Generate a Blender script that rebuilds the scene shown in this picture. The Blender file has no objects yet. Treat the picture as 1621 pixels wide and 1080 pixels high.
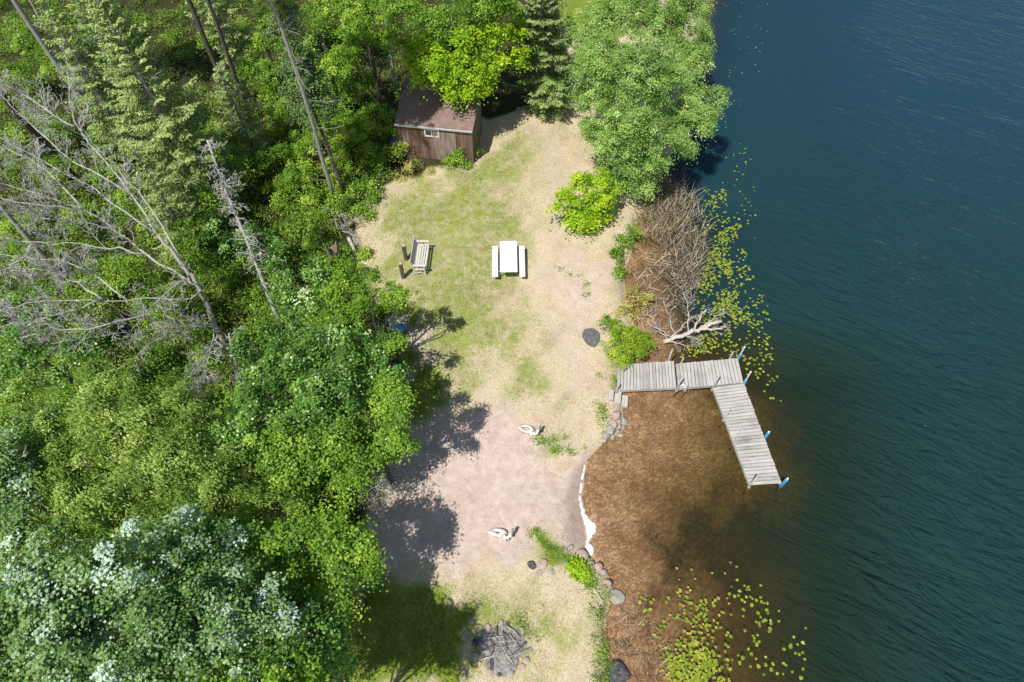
import bpy, bmesh, math, random
import numpy as np
from mathutils import Vector, Matrix, noise as mnoise

random.seed(7)
RNG = np.random.default_rng(7)
scn = bpy.context.scene
COL = scn.collection
R = math.radians

# ------------------------------------------------------------------ camera model (the drone) and survey helper
CAM_F, CAM_TILT, CAM_H = 1081.0, R(33.0), 24.5
_F = np.array([0, math.sin(CAM_TILT), -math.cos(CAM_TILT)])
_U = np.array([0, math.cos(CAM_TILT), math.sin(CAM_TILT)])
_X = np.array([1.0, 0, 0])
GZ = 0.45                                   # height of the lawn above the lake

def P(u, v, z=GZ):
    """survey: the place in the world at height z that the photograph shows at (u, v)"""
    d = _F + (u - 810.5) / CAM_F * _X + (540 - v) / CAM_F * _U
    t = (CAM_H - z) / -d[2]
    return np.array([0, 0, CAM_H]) + d * t

# ------------------------------------------------------------------ materials
def new_mat(name):
    m = bpy.data.materials.new(name); m.use_nodes = True
    nt = m.node_tree; nt.nodes.clear()
    out = nt.nodes.new('ShaderNodeOutputMaterial')
    return m, nt, out

class NT:
    def __init__(s, nt): s.nt = nt
    def n(s, t, **kw):
        nd = s.nt.nodes.new(t)
        for k, v in kw.items(): setattr(nd, k, v)
        return nd
    def l(s, a, b): s.nt.links.new(a, b)
    def val(s, inp, v):
        if hasattr(v, 'is_linked') or isinstance(v, bpy.types.NodeSocket): s.l(v, inp)
        elif isinstance(v, (tuple, list)) and len(v) == 3 and inp.type == 'RGBA': inp.default_value = (*v, 1)
        else: inp.default_value = v
    def math(s, op, a, b=0.0, c=None, clamp=False):
        nd = s.n('ShaderNodeMath', operation=op); nd.use_clamp = clamp
        s.val(nd.inputs[0], a); s.val(nd.inputs[1], b)
        if c is not None: s.val(nd.inputs[2], c)
        return nd.outputs[0]
    def mix(s, f, a, b, blend='MIX'):
        nd = s.n('ShaderNodeMix', data_type='RGBA', blend_type=blend)
        s.val(nd.inputs[0], f); s.val(nd.inputs[6], a); s.val(nd.inputs[7], b)
        return nd.outputs[2]
    def attr(s, name):
        nd = s.n('ShaderNodeAttribute', attribute_name=name); return nd.outputs['Fac']
    def noise(s, vec, scale, detail=3, rough=0.55, dist=0.0):
        nd = s.n('ShaderNodeTexNoise')
        if vec is not None: s.l(vec, nd.inputs['Vector'])
        nd.inputs['Scale'].default_value = scale; nd.inputs['Detail'].default_value = detail
        nd.inputs['Roughness'].default_value = rough; nd.inputs['Distortion'].default_value = dist
        return nd.outputs['Fac']
    def ramp(s, f, stops):
        nd = s.n('ShaderNodeValToRGB'); cr = nd.color_ramp
        while len(cr.elements) < len(stops): cr.elements.new(0.5)
        for e, (p, c) in zip(cr.elements, stops):
            e.position = p; e.color = (*c, 1) if len(c) == 3 else c
        s.l(f, nd.inputs[0]); return nd.outputs[0]
    def sstep(s, f, a, b):
        nd = s.n('ShaderNodeMapRange', interpolation_type='SMOOTHSTEP')
        s.val(nd.inputs[0], f); nd.inputs[1].default_value = a; nd.inputs[2].default_value = b
        return nd.outputs[0]
    def pos(s): return s.n('ShaderNodeNewGeometry').outputs['Position']
    def objco(s): return s.n('ShaderNodeTexCoord').outputs['Object']
    def mapping(s, vec, rot=(0, 0, 0), scale=(1, 1, 1)):
        if any(rot):
            r = s.n('ShaderNodeMapping'); s.l(vec, r.inputs[0]); r.inputs['Rotation'].default_value = rot; vec = r.outputs[0]
        nd = s.n('ShaderNodeMapping'); s.l(vec, nd.inputs[0]); nd.inputs['Scale'].default_value = scale
        return nd.outputs[0]
    def bump(s, h, strength, dist=0.02, normal=None):
        nd = s.n('ShaderNodeBump'); nd.inputs['Strength'].default_value = strength
        nd.inputs['Distance'].default_value = dist; s.l(h, nd.inputs['Height'])
        if normal is not None: s.l(normal, nd.inputs['Normal'])
        return nd.outputs[0]

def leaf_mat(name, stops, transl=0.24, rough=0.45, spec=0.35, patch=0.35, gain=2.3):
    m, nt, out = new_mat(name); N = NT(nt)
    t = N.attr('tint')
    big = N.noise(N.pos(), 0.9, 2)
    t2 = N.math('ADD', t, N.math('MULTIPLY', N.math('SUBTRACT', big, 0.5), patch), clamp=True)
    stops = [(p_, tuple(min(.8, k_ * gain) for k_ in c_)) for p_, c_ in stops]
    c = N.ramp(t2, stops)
    b = N.n('ShaderNodeBsdfPrincipled'); N.l(c, b.inputs['Base Color'])
    b.inputs['Roughness'].default_value = rough; b.inputs['Specular IOR Level'].default_value = spec
    tr = N.n('ShaderNodeBsdfTranslucent')
    c2 = N.mix(1.0, c, (1.15, 1.25, 0.5), 'MULTIPLY'); N.l(c2, tr.inputs[0])
    mx = N.n('ShaderNodeMixShader'); mx.inputs[0].default_value = transl
    N.l(b.outputs[0], mx.inputs[1]); N.l(tr.outputs[0], mx.inputs[2]); N.l(mx.outputs[0], out.inputs[0])
    return m

def solid_mat(name, stops, scale=6.0, rough=0.7, spec=0.3, bump=0.3, stretch=(1, 1, 1), detail=5, tint=0.0, metal=0.0, bdist=0.02):
    m, nt, out = new_mat(name); N = NT(nt)
    vec = N.mapping(N.objco(), scale=stretch)
    f = N.noise(vec, scale, detail, 0.65)
    if tint: f = N.math('ADD', f, N.math('MULTIPLY', N.math('SUBTRACT', N.attr('tint'), 0.5), tint), clamp=True)
    c = N.ramp(f, stops)
    b = N.n('ShaderNodeBsdfPrincipled'); N.l(c, b.inputs['Base Color'])
    b.inputs['Roughness'].default_value = rough; b.inputs['Specular IOR Level'].default_value = spec
    b.inputs['Metallic'].default_value = metal
    if bump: N.l(N.bump(f, bump, bdist), b.inputs['Normal'])
    N.l(b.outputs[0], out.inputs[0])
    return m

M = {}
M['bark_dark'] = solid_mat('bark_dark', [(0.3, (.05, .042, .035)), (.7, (.17, .15, .13))], 9, .9, .1, .6, (3, 3, .6))
M['bark_grey'] = solid_mat('bark_grey', [(0.25, (.17, .155, .135)), (.5, (.36, .335, .30)), (.75, (.50, .475, .43))], 8, .9, .1, .5, (2.5, 2.5, .6))
M['bark_dead'] = solid_mat('bark_dead', [(0.25, (.29, .285, .255)), (.55, (.50, .495, .455)), (.8, (.68, .68, .63))], 10, .9, .1, .4)
M['bark_birch'] = solid_mat('bark_birch', [(0.3, (.12, .10, .09)), (.45, (.45, .43, .40)), (.8, (.62, .60, .56))], 7, .8, .2, .3, (1, 1, 3))
M['drift'] = solid_mat('drift', [(0.25, (.30, .25, .21)), (.5, (.52, .47, .42)), (.8, (.68, .64, .60))], 6, .9, .1, .5, (1, 1, 1))

LEAF = {
 'maple':  leaf_mat('maple_leaf', [(0.0, (.075, .15, .008)), (.35, (.165, .265, .012)), (.7, (.255, .34, .018)), (1, (.37, .41, .04))], .38, spec=.25, gain=2.0),
 'green':  leaf_mat('green_leaf', [(0.0, (.030, .070, .008)), (.45, (.085, .155, .014)), (.75, (.145, .225, .024)), (1, (.25, .31, .05))], .32),
 'glossy': leaf_mat('glossy_leaf', [(0.0, (.022, .058, .010)), (.45, (.058, .125, .018)), (.72, (.11, .20, .032)), (.92, (.18, .27, .08)), (1, (.28, .35, .18))], .28, .35, .5),
 'silver': leaf_mat('silver_leaf', [(0.0, (.03, .065, .014)), (.38, (.075, .14, .03)), (.56, (.14, .22, .07)), (.72, (.21, .285, .18)), (.95, (.33, .41, .37))], .2, .5, .3, .15, 1.9),  # pale stops: silver leaf undersides plus sky sheen painted into the colour
 'willow': leaf_mat('willow_leaf', [(0.0, (.035, .07, .008)), (.4, (.088, .148, .022)), (.7, (.168, .232, .045)), (1, (.31, .35, .12))], .32),
 'birch':  leaf_mat('birch_leaf', [(0.0, (.05, .10, .018)), (.4, (.115, .185, .04)), (.7, (.185, .265, .07)), (1, (.32, .38, .16))], .32),
 'shrub':  leaf_mat('shrub_leaf', [(0.0, (.03, .08, .006)), (.4, (.10, .185, .014)), (.7, (.185, .28, .03)), (1, (.31, .36, .06))], .3, gain=1.95),
 'cedar':  leaf_mat('cedar_leaf', [(0.0, (.06, .12, .008)), (.4, (.15, .24, .014)), (.7, (.24, .33, .025)), (1, (.34, .40, .05))], .28, gain=1.7),
 'sparse': leaf_mat('sparse_leaf', [(0.0, (.14, .15, .02)), (.5, (.28, .27, .06)), (1, (.42, .38, .14))], .3, gain=1.9),
 'spruce': leaf_mat('spruce_needle', [(0.0, (.05, .085, .025)), (.4, (.115, .165, .05)), (.7, (.19, .235, .085)), (1, (.31, .33, .17))], .18, .6, .2, gain=2.3),
 'darkspruce': leaf_mat('dark_spruce_needle', [(0.0, (.028, .055, .022)), (.45, (.075, .11, .036)), (.8, (.15, .18, .06)), (1, (.24, .26, .11))], .15, .6, .2, gain=2.9),
 'pine':   leaf_mat('pine_needle', [(0.0, (.03, .06, .02)), (.5, (.07, .11, .035)), (1, (.14, .18, .06))], .12, .6, .2),
 'grass':  leaf_mat('grass_blade', [(0.0, (.05, .12, .012)), (.25, (.13, .20, .02)), (.45, (.27, .27, .055)), (.65, (.45, .38, .235)), (.85, (.58, .495, .37)), (1, (.68, .60, .49))], .3, .7, .15, .12, 1.3),
 'reed':   leaf_mat('dry_reed', [(0.0, (.22, .15, .09)), (.5, (.44, .36, .27)), (1, (.62, .55, .45))], .2, .8, .15, .1, 1.15),
 'pad':    leaf_mat('lily_pad', [(0.0, (.10, .18, .012)), (.4, (.23, .31, .022)), (.75, (.37, .42, .04)), (.9, (.48, .47, .08)), (1, (.45, .16, .10))], .15, .35, .5, .2, 1.0),
}

M['white_plastic'] = solid_mat('white_plastic', [(0.3, (.78, .78, .77)), (.7, (.84, .84, .83))], 5, .4, .4, .03)
M['grey_metal'] = solid_mat('grey_metal', [(0.3, (.30, .30, .30)), (.7, (.42, .42, .43))], 9, .5, .5, .05)
M['bench_wood'] = solid_mat('bench_wood', [(0.25, (.46, .43, .40)), (.55, (.64, .61, .575)), (.8, (.76, .74, .71))], 7, .8, .2, .2, (8, .7, 8), tint=.3)
M['post_wood'] = solid_mat('post_wood', [(0.25, (.07, .06, .058)), (.6, (.15, .135, .13)), (.85, (.25, .23, .22))], 8, .9, .1, .4, (5, 5, .7))
M['post_top'] = solid_mat('post_top', [(0.3, (.42, .36, .30)), (.7, (.56, .50, .44))], 10, .9, .1, .3)
M['shingle'] = None
M['tread'] = solid_mat('tread_wood', [(0.25, (.36, .33, .31)), (.6, (.52, .49, .46)), (.8, (.62, .60, .57))], 6, .85, .15, .3, (1, 1, 1), tint=.25)
M['blue_plastic'] = solid_mat('blue_plastic', [(0.3, (.06, .24, .52)), (.7, (.10, .36, .68))], 7, .45, .4, .05)
M['chair_blue'] = solid_mat('chair_blue', [(0.3, (.09, .24, .38)), (.7, (.16, .36, .52))], 6, .5, .4, .05)
M['slate_blue'] = solid_mat('slate_blue', [(0.3, (.22, .30, .38)), (.7, (.36, .45, .53))], 6, .6, .3, .1)
M['weathered_white'] = solid_mat('weathered_white', [(0.3, (.40, .39, .34)), (.5, (.66, .65, .61)), (.75, (.80, .80, .77))], 11, .7, .2, .3)
M['slab'] = solid_mat('slab_stone', [(0.25, (.075, .078, .08)), (.55, (.14, .145, .15)), (.8, (.24, .245, .25))], 9, .9, .15, .5)
M['ash'] = solid_mat('ash', [(0.25, (.11, .105, .10)), (.5, (.27, .26, .25)), (.75, (.46, .44, .42))], 9, 1, .05, .8, detail=8, bdist=.05)
M['stick'] = solid_mat('stick_wood', [(0.3, (.34, .29, .25)), (.7, (.60, .54, .48))], 9, .9, .1, .3)
M['char'] = solid_mat('char_wood', [(0.3, (.04, .04, .042)), (.7, (.16, .155, .16))], 9, .9, .1, .4)
M['stump'] = solid_mat('stump_wood', [(0.3, (.13, .075, .055)), (.55, (.30, .21, .17)), (.8, (.45, .36, .31))], 6, .9, .1, .7, (4, 4, .7))
M['foam'] = solid_mat('foam', [(0.3, (.74, .74, .72)), (.7, (.86, .86, .86))], 14, .9, .1, .6, bdist=.03)
M['white_trim'] = solid_mat('white_trim', [(0.3, (.56, .57, .56)), (.7, (.74, .75, .74))], 8, .6, .3, .1)
M['glass'] = None

def rock_mat(name, a, b, c):
    m, nt, out = new_mat(name); N = NT(nt)
    f = N.noise(N.pos(), 7, 6, .7); col = N.ramp(f, [(.25, a), (.5, b), (.75, c)])
    l = N.sstep(N.noise(N.pos(), 2.5, 3), .55, .7)
    col = N.mix(N.math('MULTIPLY', l, .35), col, (.30, .31, .20))
    d = N.n('ShaderNodeBsdfPrincipled'); N.l(col, d.inputs['Base Color']); d.inputs['Roughness'].default_value = .85
    d.inputs['Specular IOR Level'].default_value = .2
    N.l(N.bump(f, .5, .03), d.inputs['Normal']); N.l(d.outputs[0], out.inputs[0]); return m
M['rock_pink'] = rock_mat('rock_pink', (.28, .20, .16), (.44, .34, .28), (.56, .47, .41))
M['rock_grey'] = rock_mat('rock_grey', (.20, .18, .16), (.36, .33, .29), (.50, .46, .42))
M['rock_dark'] = rock_mat('rock_dark', (.035, .036, .042), (.075, .078, .09), (.16, .165, .18))

def deck_mat(name='deck_wood'):
    m, nt, out = new_mat(name); N = NT(nt)
    cv = N.n('ShaderNodeCombineXYZ'); N.l(N.attr('along'), cv.inputs[0]); N.l(N.attr('across'), cv.inputs[1]); N.l(N.math('MULTIPLY', N.attr('tint'), 37), cv.inputs[2])
    g = N.noise(N.mapping(cv.outputs[0], scale=(1.6, 26, 1)), 1.0, 5, .65)
    st = N.noise(N.pos(), 1.6, 4, .6)
    f = N.math('ADD', N.math('MULTIPLY', g, .55), N.math('ADD', N.math('MULTIPLY', st, .35), N.math('MULTIPLY', N.math('SUBTRACT', N.attr('tint'), .35), .13)))
    c = N.ramp(f, [(.28, (.20, .18, .165)), (.42, (.40, .375, .35)), (.6, (.55, .53, .505)), (.8, (.68, .665, .645))])
    b = N.n('ShaderNodeBsdfPrincipled'); N.l(c, b.inputs['Base Color']); b.inputs['Roughness'].default_value = .85
    b.inputs['Specular IOR Level'].default_value = .15
    N.l(N.bump(g, .4, .01), b.inputs['Normal']); N.l(b.outputs[0], out.inputs[0]); return m
M['deck'] = deck_mat()

def pole_mat():
    m, nt, out = new_mat('pole_steel'); N = NT(nt)
    sp = N.n('ShaderNodeSeparateXYZ'); N.l(N.pos(), sp.inputs[0])
    f = N.math('ADD', sp.outputs[2], N.math('MULTIPLY', N.math('SUBTRACT', N.noise(N.pos(), 8, 3), .5), .3))
    r = N.sstep(f, .25, .5)
    c = N.mix(r, (.36, .13, .045), (.44, .44, .43))
    b = N.n('ShaderNodeBsdfPrincipled'); N.l(c, b.inputs['Base Color']); b.inputs['Roughness'].default_value = .6
    N.l(b.outputs[0], out.inputs[0]); return m
M['pole'] = pole_mat()

def shed_wall_mat():
    m, nt, out = new_mat('shed_siding'); N = NT(nt)
    oc = N.objco()
    wv = N.n('ShaderNodeTexNoise'); N.l(N.mapping(oc, scale=(4.5, 4.5, .25)), wv.inputs[0]); wv.inputs['Scale'].default_value = 1.6; wv.inputs['Detail'].default_value = 3
    st = N.noise(oc, 3.0, 5, .65)
    f = N.math('ADD', N.math('MULTIPLY', wv.outputs['Fac'], .6), N.math('MULTIPLY', st, .4))
    c = N.ramp(f, [(.32, (.10, .052, .044)), (.5, (.20, .122, .102)), (.68, (.34, .24, .21))])
    sp = N.n('ShaderNodeSeparateXYZ'); N.l(oc, sp.inputs[0])
    gx = N.math('ABSOLUTE', N.math('SUBTRACT', N.math('FRACT', N.math('MULTIPLY', N.math('ADD', sp.outputs[0], sp.outputs[1]), 5.0)), .5))
    c = N.mix(N.math('MULTIPLY', N.sstep(gx, .46, .5), .6), c, (.035, .02, .018))
    b = N.n('ShaderNodeBsdfPrincipled'); N.l(c, b.inputs['Base Color']); b.inputs['Roughness'].default_value = .85
    b.inputs['Specular IOR Level'].default_value = .15
    N.l(N.bump(gx, -.3, .01), b.inputs['Normal']); N.l(b.outputs[0], out.inputs[0]); return m
M['siding'] = shed_wall_mat()
M['plywood'] = solid_mat('old_plywood', [(.3, (.16, .11, .09)), (.5, (.30, .235, .20)), (.7, (.42, .35, .31))], 4, .9, .1, .2, (5, 5, .5))
M['gable'] = solid_mat('gable_boards', [(.3, (.13, .085, .08)), (.7, (.26, .20, .19))], 4, .9, .1, .2, (5, 5, .4))

def shingle_mat():
    m, nt, out = new_mat('roof_shingle'); N = NT(nt)
    br = N.n('ShaderNodeTexBrick'); N.l(N.objco(), br.inputs[0])
    br.inputs['Scale'].default_value = 1.0; br.inputs['Brick Width'].default_value = .3; br.inputs['Row Height'].default_value = .14
    br.inputs['Mortar Size'].default_value = .008
    br.inputs['Color1'].default_value = (.235, .16, .14, 1); br.inputs['Color2'].default_value = (.30, .21, .19, 1); br.inputs['Mortar'].default_value = (.17, .115, .105, 1)
    f = N.noise(N.objco(), 3, 6, .7)
    c = N.mix(.55, br.outputs[0], N.ramp(f, [(.3, (.17, .11, .098)), (.7, (.33, .24, .215))]))
    b = N.n('ShaderNodeBsdfPrincipled'); N.l(c, b.inputs['Base Color']); b.inputs['Roughness'].default_value = .95
    b.inputs['Specular IOR Level'].default_value = .1
    N.l(N.bump(N.noise(N.objco(), 60, 2), .4, .01), b.inputs['Normal']); N.l(b.outputs[0], out.inputs[0]); return m
M['shingle'] = shingle_mat()
m, nt, out = new_mat('window_glass'); N = NT(nt)
b = N.n('ShaderNodeBsdfPrincipled'); b.inputs['Base Color'].default_value = (.03, .04, .05, 1); b.inputs['Roughness'].default_value = .08
b.inputs['Specular IOR Level'].default_value = .8; N.l(b.outputs[0], out.inputs[0]); M['glass'] = m
M['tarp'] = solid_mat('tan_board', [(.3, (.26, .19, .09)), (.7, (.36, .28, .15))], 8, .7, .2, .1)

# ------------------------------------------------------------------ mesh builder
class MB:
    def __init__(s):
        s.v, s.f, s.t, s.al, s.ac, s.n = [], [], [], [], [], 0
    def add(s, verts, faces, tint=.5, along=None, across=None):
        verts = np.asarray(verts, float).reshape(-1, 3); k = len(verts)
        s.v.append(verts); s.f.extend([tuple(int(i) + s.n for i in f) for f in faces])
        s.t.append(np.broadcast_to(np.asarray(tint, float), (k,)))
        s.al.append(np.zeros(k) if along is None else np.asarray(along, float))
        s.ac.append(np.zeros(k) if across is None else np.asarray(across, float))
        s.n += k
    def box(s, c, d, rot=None, tint=.5):
        h = np.array(d) / 2
        pts = np.array([[x, y, z] for x in (-1, 1) for y in (-1, 1) for z in (-1, 1)]) * h
        if rot is not None: pts = pts @ np.array(rot).T
        s.add(pts + np.array(c), [(0, 1, 3, 2), (4, 6, 7, 5), (0, 4, 5, 1), (2, 3, 7, 6), (0, 2, 6, 4), (1, 5, 7, 3)], tint)
    def prism(s, quad, z0, z1, tint=.5, along=None, across=None):
        q = np.array(quad, float)[:, :2]; k = len(q)
        v = np.vstack([np.c_[q, np.full(k, z0)], np.c_[q, np.full(k, z1)]])
        f = [tuple(range(k - 1, -1, -1)), tuple(range(k, 2 * k))] + [(i, (i + 1) % k, k + (i + 1) % k, k + i) for i in range(k)]
        s.add(v, f, tint, None if along is None else list(along) * 2, None if across is None else list(across) * 2)
    def tube(s, pts, rad, n=6, tint=.5, cap=True):
        pts = np.asarray(pts, float); m = len(pts)
        rad = np.broadcast_to(np.asarray(rad, float), (m,))
        tan = np.gradient(pts, axis=0); tan /= np.linalg.norm(tan, axis=1)[:, None] + 1e-9
        ref = np.array([0, 0, 1.0]) if abs(tan[0][2]) < .9 else np.array([1.0, 0, 0])
        a = np.cross(tan, ref); a /= np.linalg.norm(a, axis=1)[:, None] + 1e-9
        b = np.cross(tan, a)
        ang = np.linspace(0, 2 * np.pi, n, endpoint=False)
        ring = (np.cos(ang)[None, :, None] * a[:, None] + np.sin(ang)[None, :, None] * b[:, None]) * rad[:, None, None] + pts[:, None]
        f = [(i * n + j, i * n + (j + 1) % n, (i + 1) * n + (j + 1) % n, (i + 1) * n + j) for i in range(m - 1) for j in range(n)]
        if cap: f += [tuple(range(n - 1, -1, -1)), tuple(range((m - 1) * n, m * n))]
        s.add(ring.reshape(-1, 3), f, tint)
    def build(s, name, mat, parent=None, smooth=False, offset=None):
        v = np.vstack(s.v)
        if offset is not None: v = v - np.asarray(offset)
        me = bpy.data.meshes.new(name); me.from_pydata(v.tolist(), [], s.f)
        for nm, arr in (('tint', s.t), ('along', s.al), ('across', s.ac)):
            at = me.attributes.new(nm, 'FLOAT', 'POINT'); at.data.foreach_set('value', np.concatenate(arr).astype(np.float32))
        if smooth: me.polygons.foreach_set('use_smooth', [True] * len(me.polygons))
        if mat is not None: me.materials.append(mat)
        me.update()
        o = bpy.data.objects.new(name, me); COL.objects.link(o)
        if parent is not None: o.parent = parent
        return o

def fast_mesh(name, verts, nper, mat, tint, parent=None, smooth=False):
    """many separate polygons of nper corners each"""
    nv = len(verts); nf = nv // nper
    me = bpy.data.meshes.new(name); me.vertices.add(nv); me.vertices.foreach_set('co', np.asarray(verts, np.float32).ravel())
    me.loops.add(nv); me.loops.foreach_set('vertex_index', np.arange(nv, dtype=np.int32))
    me.polygons.add(nf); me.polygons.foreach_set('loop_start', np.arange(0, nv, nper, dtype=np.int32))
    at = me.attributes.new('tint', 'FLOAT', 'POINT'); at.data.foreach_set('value', np.asarray(tint, np.float32))
    me.update(calc_edges=True); me.validate()
    if mat is not None: me.materials.append(mat)
    o = bpy.data.objects.new(name, me); COL.objects.link(o)
    if parent is not None: o.parent = parent
    return o

def tag(o, label=None, cat=None, group=None, kind=None):
    if label: o['label'] = label
    if cat: o['category'] = cat
    if group: o['group'] = group
    if kind: o['kind'] = kind
    return o
def thing(name, loc, label, cat, group=None, rz=0):
    o = bpy.data.objects.new(name, None); COL.objects.link(o); o.location = loc; o.rotation_euler = (0, 0, rz)
    o.empty_display_size = .2
    return tag(o, label, cat, group)
def rotz(a): return np.array([[math.cos(a), -math.sin(a), 0], [math.sin(a), math.cos(a), 0], [0, 0, 1]])
def roty(a): return np.array([[math.cos(a), 0, math.sin(a)], [0, 1, 0], [-math.sin(a), 0, math.cos(a)]])
def rotx(a): return np.array([[1, 0, 0], [0, math.cos(a), -math.sin(a)], [0, math.sin(a), math.cos(a)]])
def bevel(o, w=.01, seg=2):
    md = o.modifiers.new('bevel', 'BEVEL'); md.width = w; md.segments = seg; md.limit_method = 'ANGLE'

# ------------------------------------------------------------------ terrain and lake
SHORE = [P(u, v, 0)[:2] for u, v in [(1128, -160), (1128, -60), (1122, 0), (1105, 60), (1090, 150), (1072, 230), (1040, 290), (1008, 350), (1000, 400), (986, 432),
        (990, 480), (1002, 520), (990, 560), (978, 600), (984, 640), (988, 664), (972, 688), (946, 710), (929, 728), (922, 780), (926, 830), (933, 875),
        (957, 905), (968, 930), (962, 960), (955, 1000), (960, 1040), (965, 1080)]]
SHORE = [np.array([60.0, 420.0])] + SHORE + [np.array([3.9, -6.0]), np.array([6.0, -40.0]), np.array([40.0, -420.0])]
SH = np.array(SHORE)
LAKE = np.vstack([SH, [[450, -420], [450, 420]]])

def seg_dist(p, poly, closed=True):
    d = np.full(len(p), 1e9); k = len(poly)
    for i in range(k if closed else k - 1):
        a, b = poly[i], poly[(i + 1) % k]; ab = b - a
        t = np.clip(((p - a) @ ab) / (ab @ ab + 1e-12), 0, 1)
        d = np.minimum(d, np.linalg.norm(p - a - t[:, None] * ab, axis=1))
    return d
def inside(p, poly):
    r = np.zeros(len(p), bool); k = len(poly)
    for i in range(k):
        a, b = poly[i], poly[(i + 1) % k]
        c = ((a[1] > p[:, 1]) != (b[1] > p[:, 1]))
        r ^= c & (p[:, 0] < (b[0] - a[0]) * (p[:, 1] - a[1]) / (b[1] - a[1] + 1e-12) + a[0])
    return r
def sdf(p, poly):
    d = seg_dist(p, poly); return np.where(inside(p, poly), d, -d)      # positive inside
def ss(x, a, b):
    t = np.clip((x - a) / (b - a), 0, 1); return t * t * (3 - 2 * t)
def wpoly(px, z=GZ): return np.array([P(u, v, z)[:2] for u, v in px])
def wav(p, s, seed=0.0):
    x, y = p[:, 0] * s + seed, p[:, 1] * s - seed
    return (np.sin(x * 1.3 + 1.7 * np.sin(y * .9 + seed)) + np.sin(y * 1.1 + 1.3 * np.sin(x * 1.7)) + .6 * np.sin(2.3 * x - 1.9 * y + seed)) / 2.6

Z_DIRT = [wpoly([(705, 655), (800, 648), (860, 668), (880, 700), (850, 735), (930, 722), (925, 875), (905, 868), (860, 830), (838, 880), (800, 900), (700, 908), (590, 905), (600, 780), (650, 690)]),
          wpoly([(838, 425), (880, 408), (950, 395), (985, 420), (975, 455), (935, 480), (890, 478), (850, 470)]),
          wpoly([(640, 520), (680, 520), (680, 575), (650, 590)])]
Z_PINK = wpoly([(830, 200), (925, 180), (900, 300), (930, 380), (985, 440), (960, 620), (900, 640), (860, 520), (840, 380)])
Z_GREEN = [wpoly([(590, 900), (690, 925), (745, 960), (730, 1090), (480, 1090), (520, 950)]), wpoly([(600, 470), (650, 480), (690, 530), (705, 640), (660, 680), (600, 620)]),
           wpoly([(838, 835), (860, 830), (905, 880), (900, 900), (860, 890)]), wpoly([(850, 690), (890, 680), (880, 720), (850, 720)])]
Z_OLIVE = [wpoly([(580, 300), (680, 275), (780, 215), (900, 185), (880, 260), (830, 300), (850, 360), (850, 440), (820, 540), (740, 640), (640, 600), (590, 440)]), wpoly([(640, 905), (800, 915), (890, 930), (900, 1090), (620, 1090)]),
           wpoly([(770, 480), (870, 520), (900, 640), (800, 640)]), wpoly([(935, 960), (952, 960), (960, 1090), (935, 1090)])]
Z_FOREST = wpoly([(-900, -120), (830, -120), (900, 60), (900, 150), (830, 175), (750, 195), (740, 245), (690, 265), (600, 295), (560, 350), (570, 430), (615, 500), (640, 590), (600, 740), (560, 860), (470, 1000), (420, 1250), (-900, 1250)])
Z_BACKLAWN = wpoly([(860, -120), (1000, -120), (980, 70), (900, 55), (870, 20)])
Z_MUD = wpoly([(985, 415), (1030, 395), (1065, 430), (1030, 480), (985, 475)])
Z_WET = wpoly([(905, 730), (935, 722), (960, 690), (1010, 690), (1010, 900), (935, 885), (900, 860), (888, 800)])
Z_WEED = wpoly([(1045, 830), (1085, 795), (1130, 800), (1180, 770), (1240, 800), (1250, 900), (1200, 960), (1120, 930), (1085, 965), (1045, 930), (1060, 880)], 0)

def terrain_fields(p):
    s = sdf(p, LAKE)                                     # > 0 in the lake
    y = p[:, 1]
    beach = ss(y, 6.3, 7.2) * (1 - ss(y, 9.7, 10.6))
    w = .55 + 2.2 * beach + .25 * wav(p, 1.1)
    land = GZ * ss(-s, -.05, 1) * 0 + GZ * (1 - np.exp(-np.maximum(-s, 0) / (w * .55)))
    land += np.where(-s > 1.5, .05 * wav(p, .45, 2.0) + .025 * wav(p, 1.6, 5.), 0) * ss(-s, 1.5, 4)
    d = np.maximum(s, 0)
    dn = np.maximum(d + .55 * wav(p, .55, 4.) + .3 * wav(p, 1.7, 1.), d * .4)
    north, south = ss(y, 13.2, 15.5), 1 - ss(y, 6.0, 8.5)
    bay = .058 * dn + .030 * np.maximum(dn - 4.0, 0) ** 2
    open_ = .10 * dn + .30 * np.maximum(dn - 1.8, 0) + .7 * dn * ss(y, 22.5, 25)
    low = .085 * dn + .05 * np.maximum(dn - 2.4, 0) + .02 * np.maximum(dn - 4, 0) ** 2
    bed = -(bay * (1 - north) * (1 - south) + open_ * north + low * south)
    bed -= .06 * ss(sdf(p, Z_WEED), -1.2, 1.0)
    bed = np.maximum(bed, -3.2)
    z = np.where(s > 0, bed, land)
    return s, z

def mkaxis(lo, hi, step, ext):
    a = list(np.arange(lo, hi + 1e-6, step)); g, x = step, hi
    while x < ext: g *= 1.35; x += g; a.append(min(x, ext))
    g, x, pre = step, lo, []
    while x > -ext: g *= 1.35; x -= g; pre.append(max(x, -ext))
    return np.array(pre[::-1] + a)
gx, gy = mkaxis(-22, 24, .14, 400), mkaxis(-1, 42, .14, 400)
GX, GY = np.meshgrid(gx, gy); pts2 = np.c_[GX.ravel(), GY.ravel()]
S, Z = terrain_fields(pts2)
nx, ny = len(gx), len(gy)
idx = np.arange(nx * ny).reshape(ny, nx)
quads = np.stack([idx[:-1, :-1], idx[:-1, 1:], idx[1:, 1:], idx[1:, :-1]], -1).reshape(-1, 4)

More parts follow.
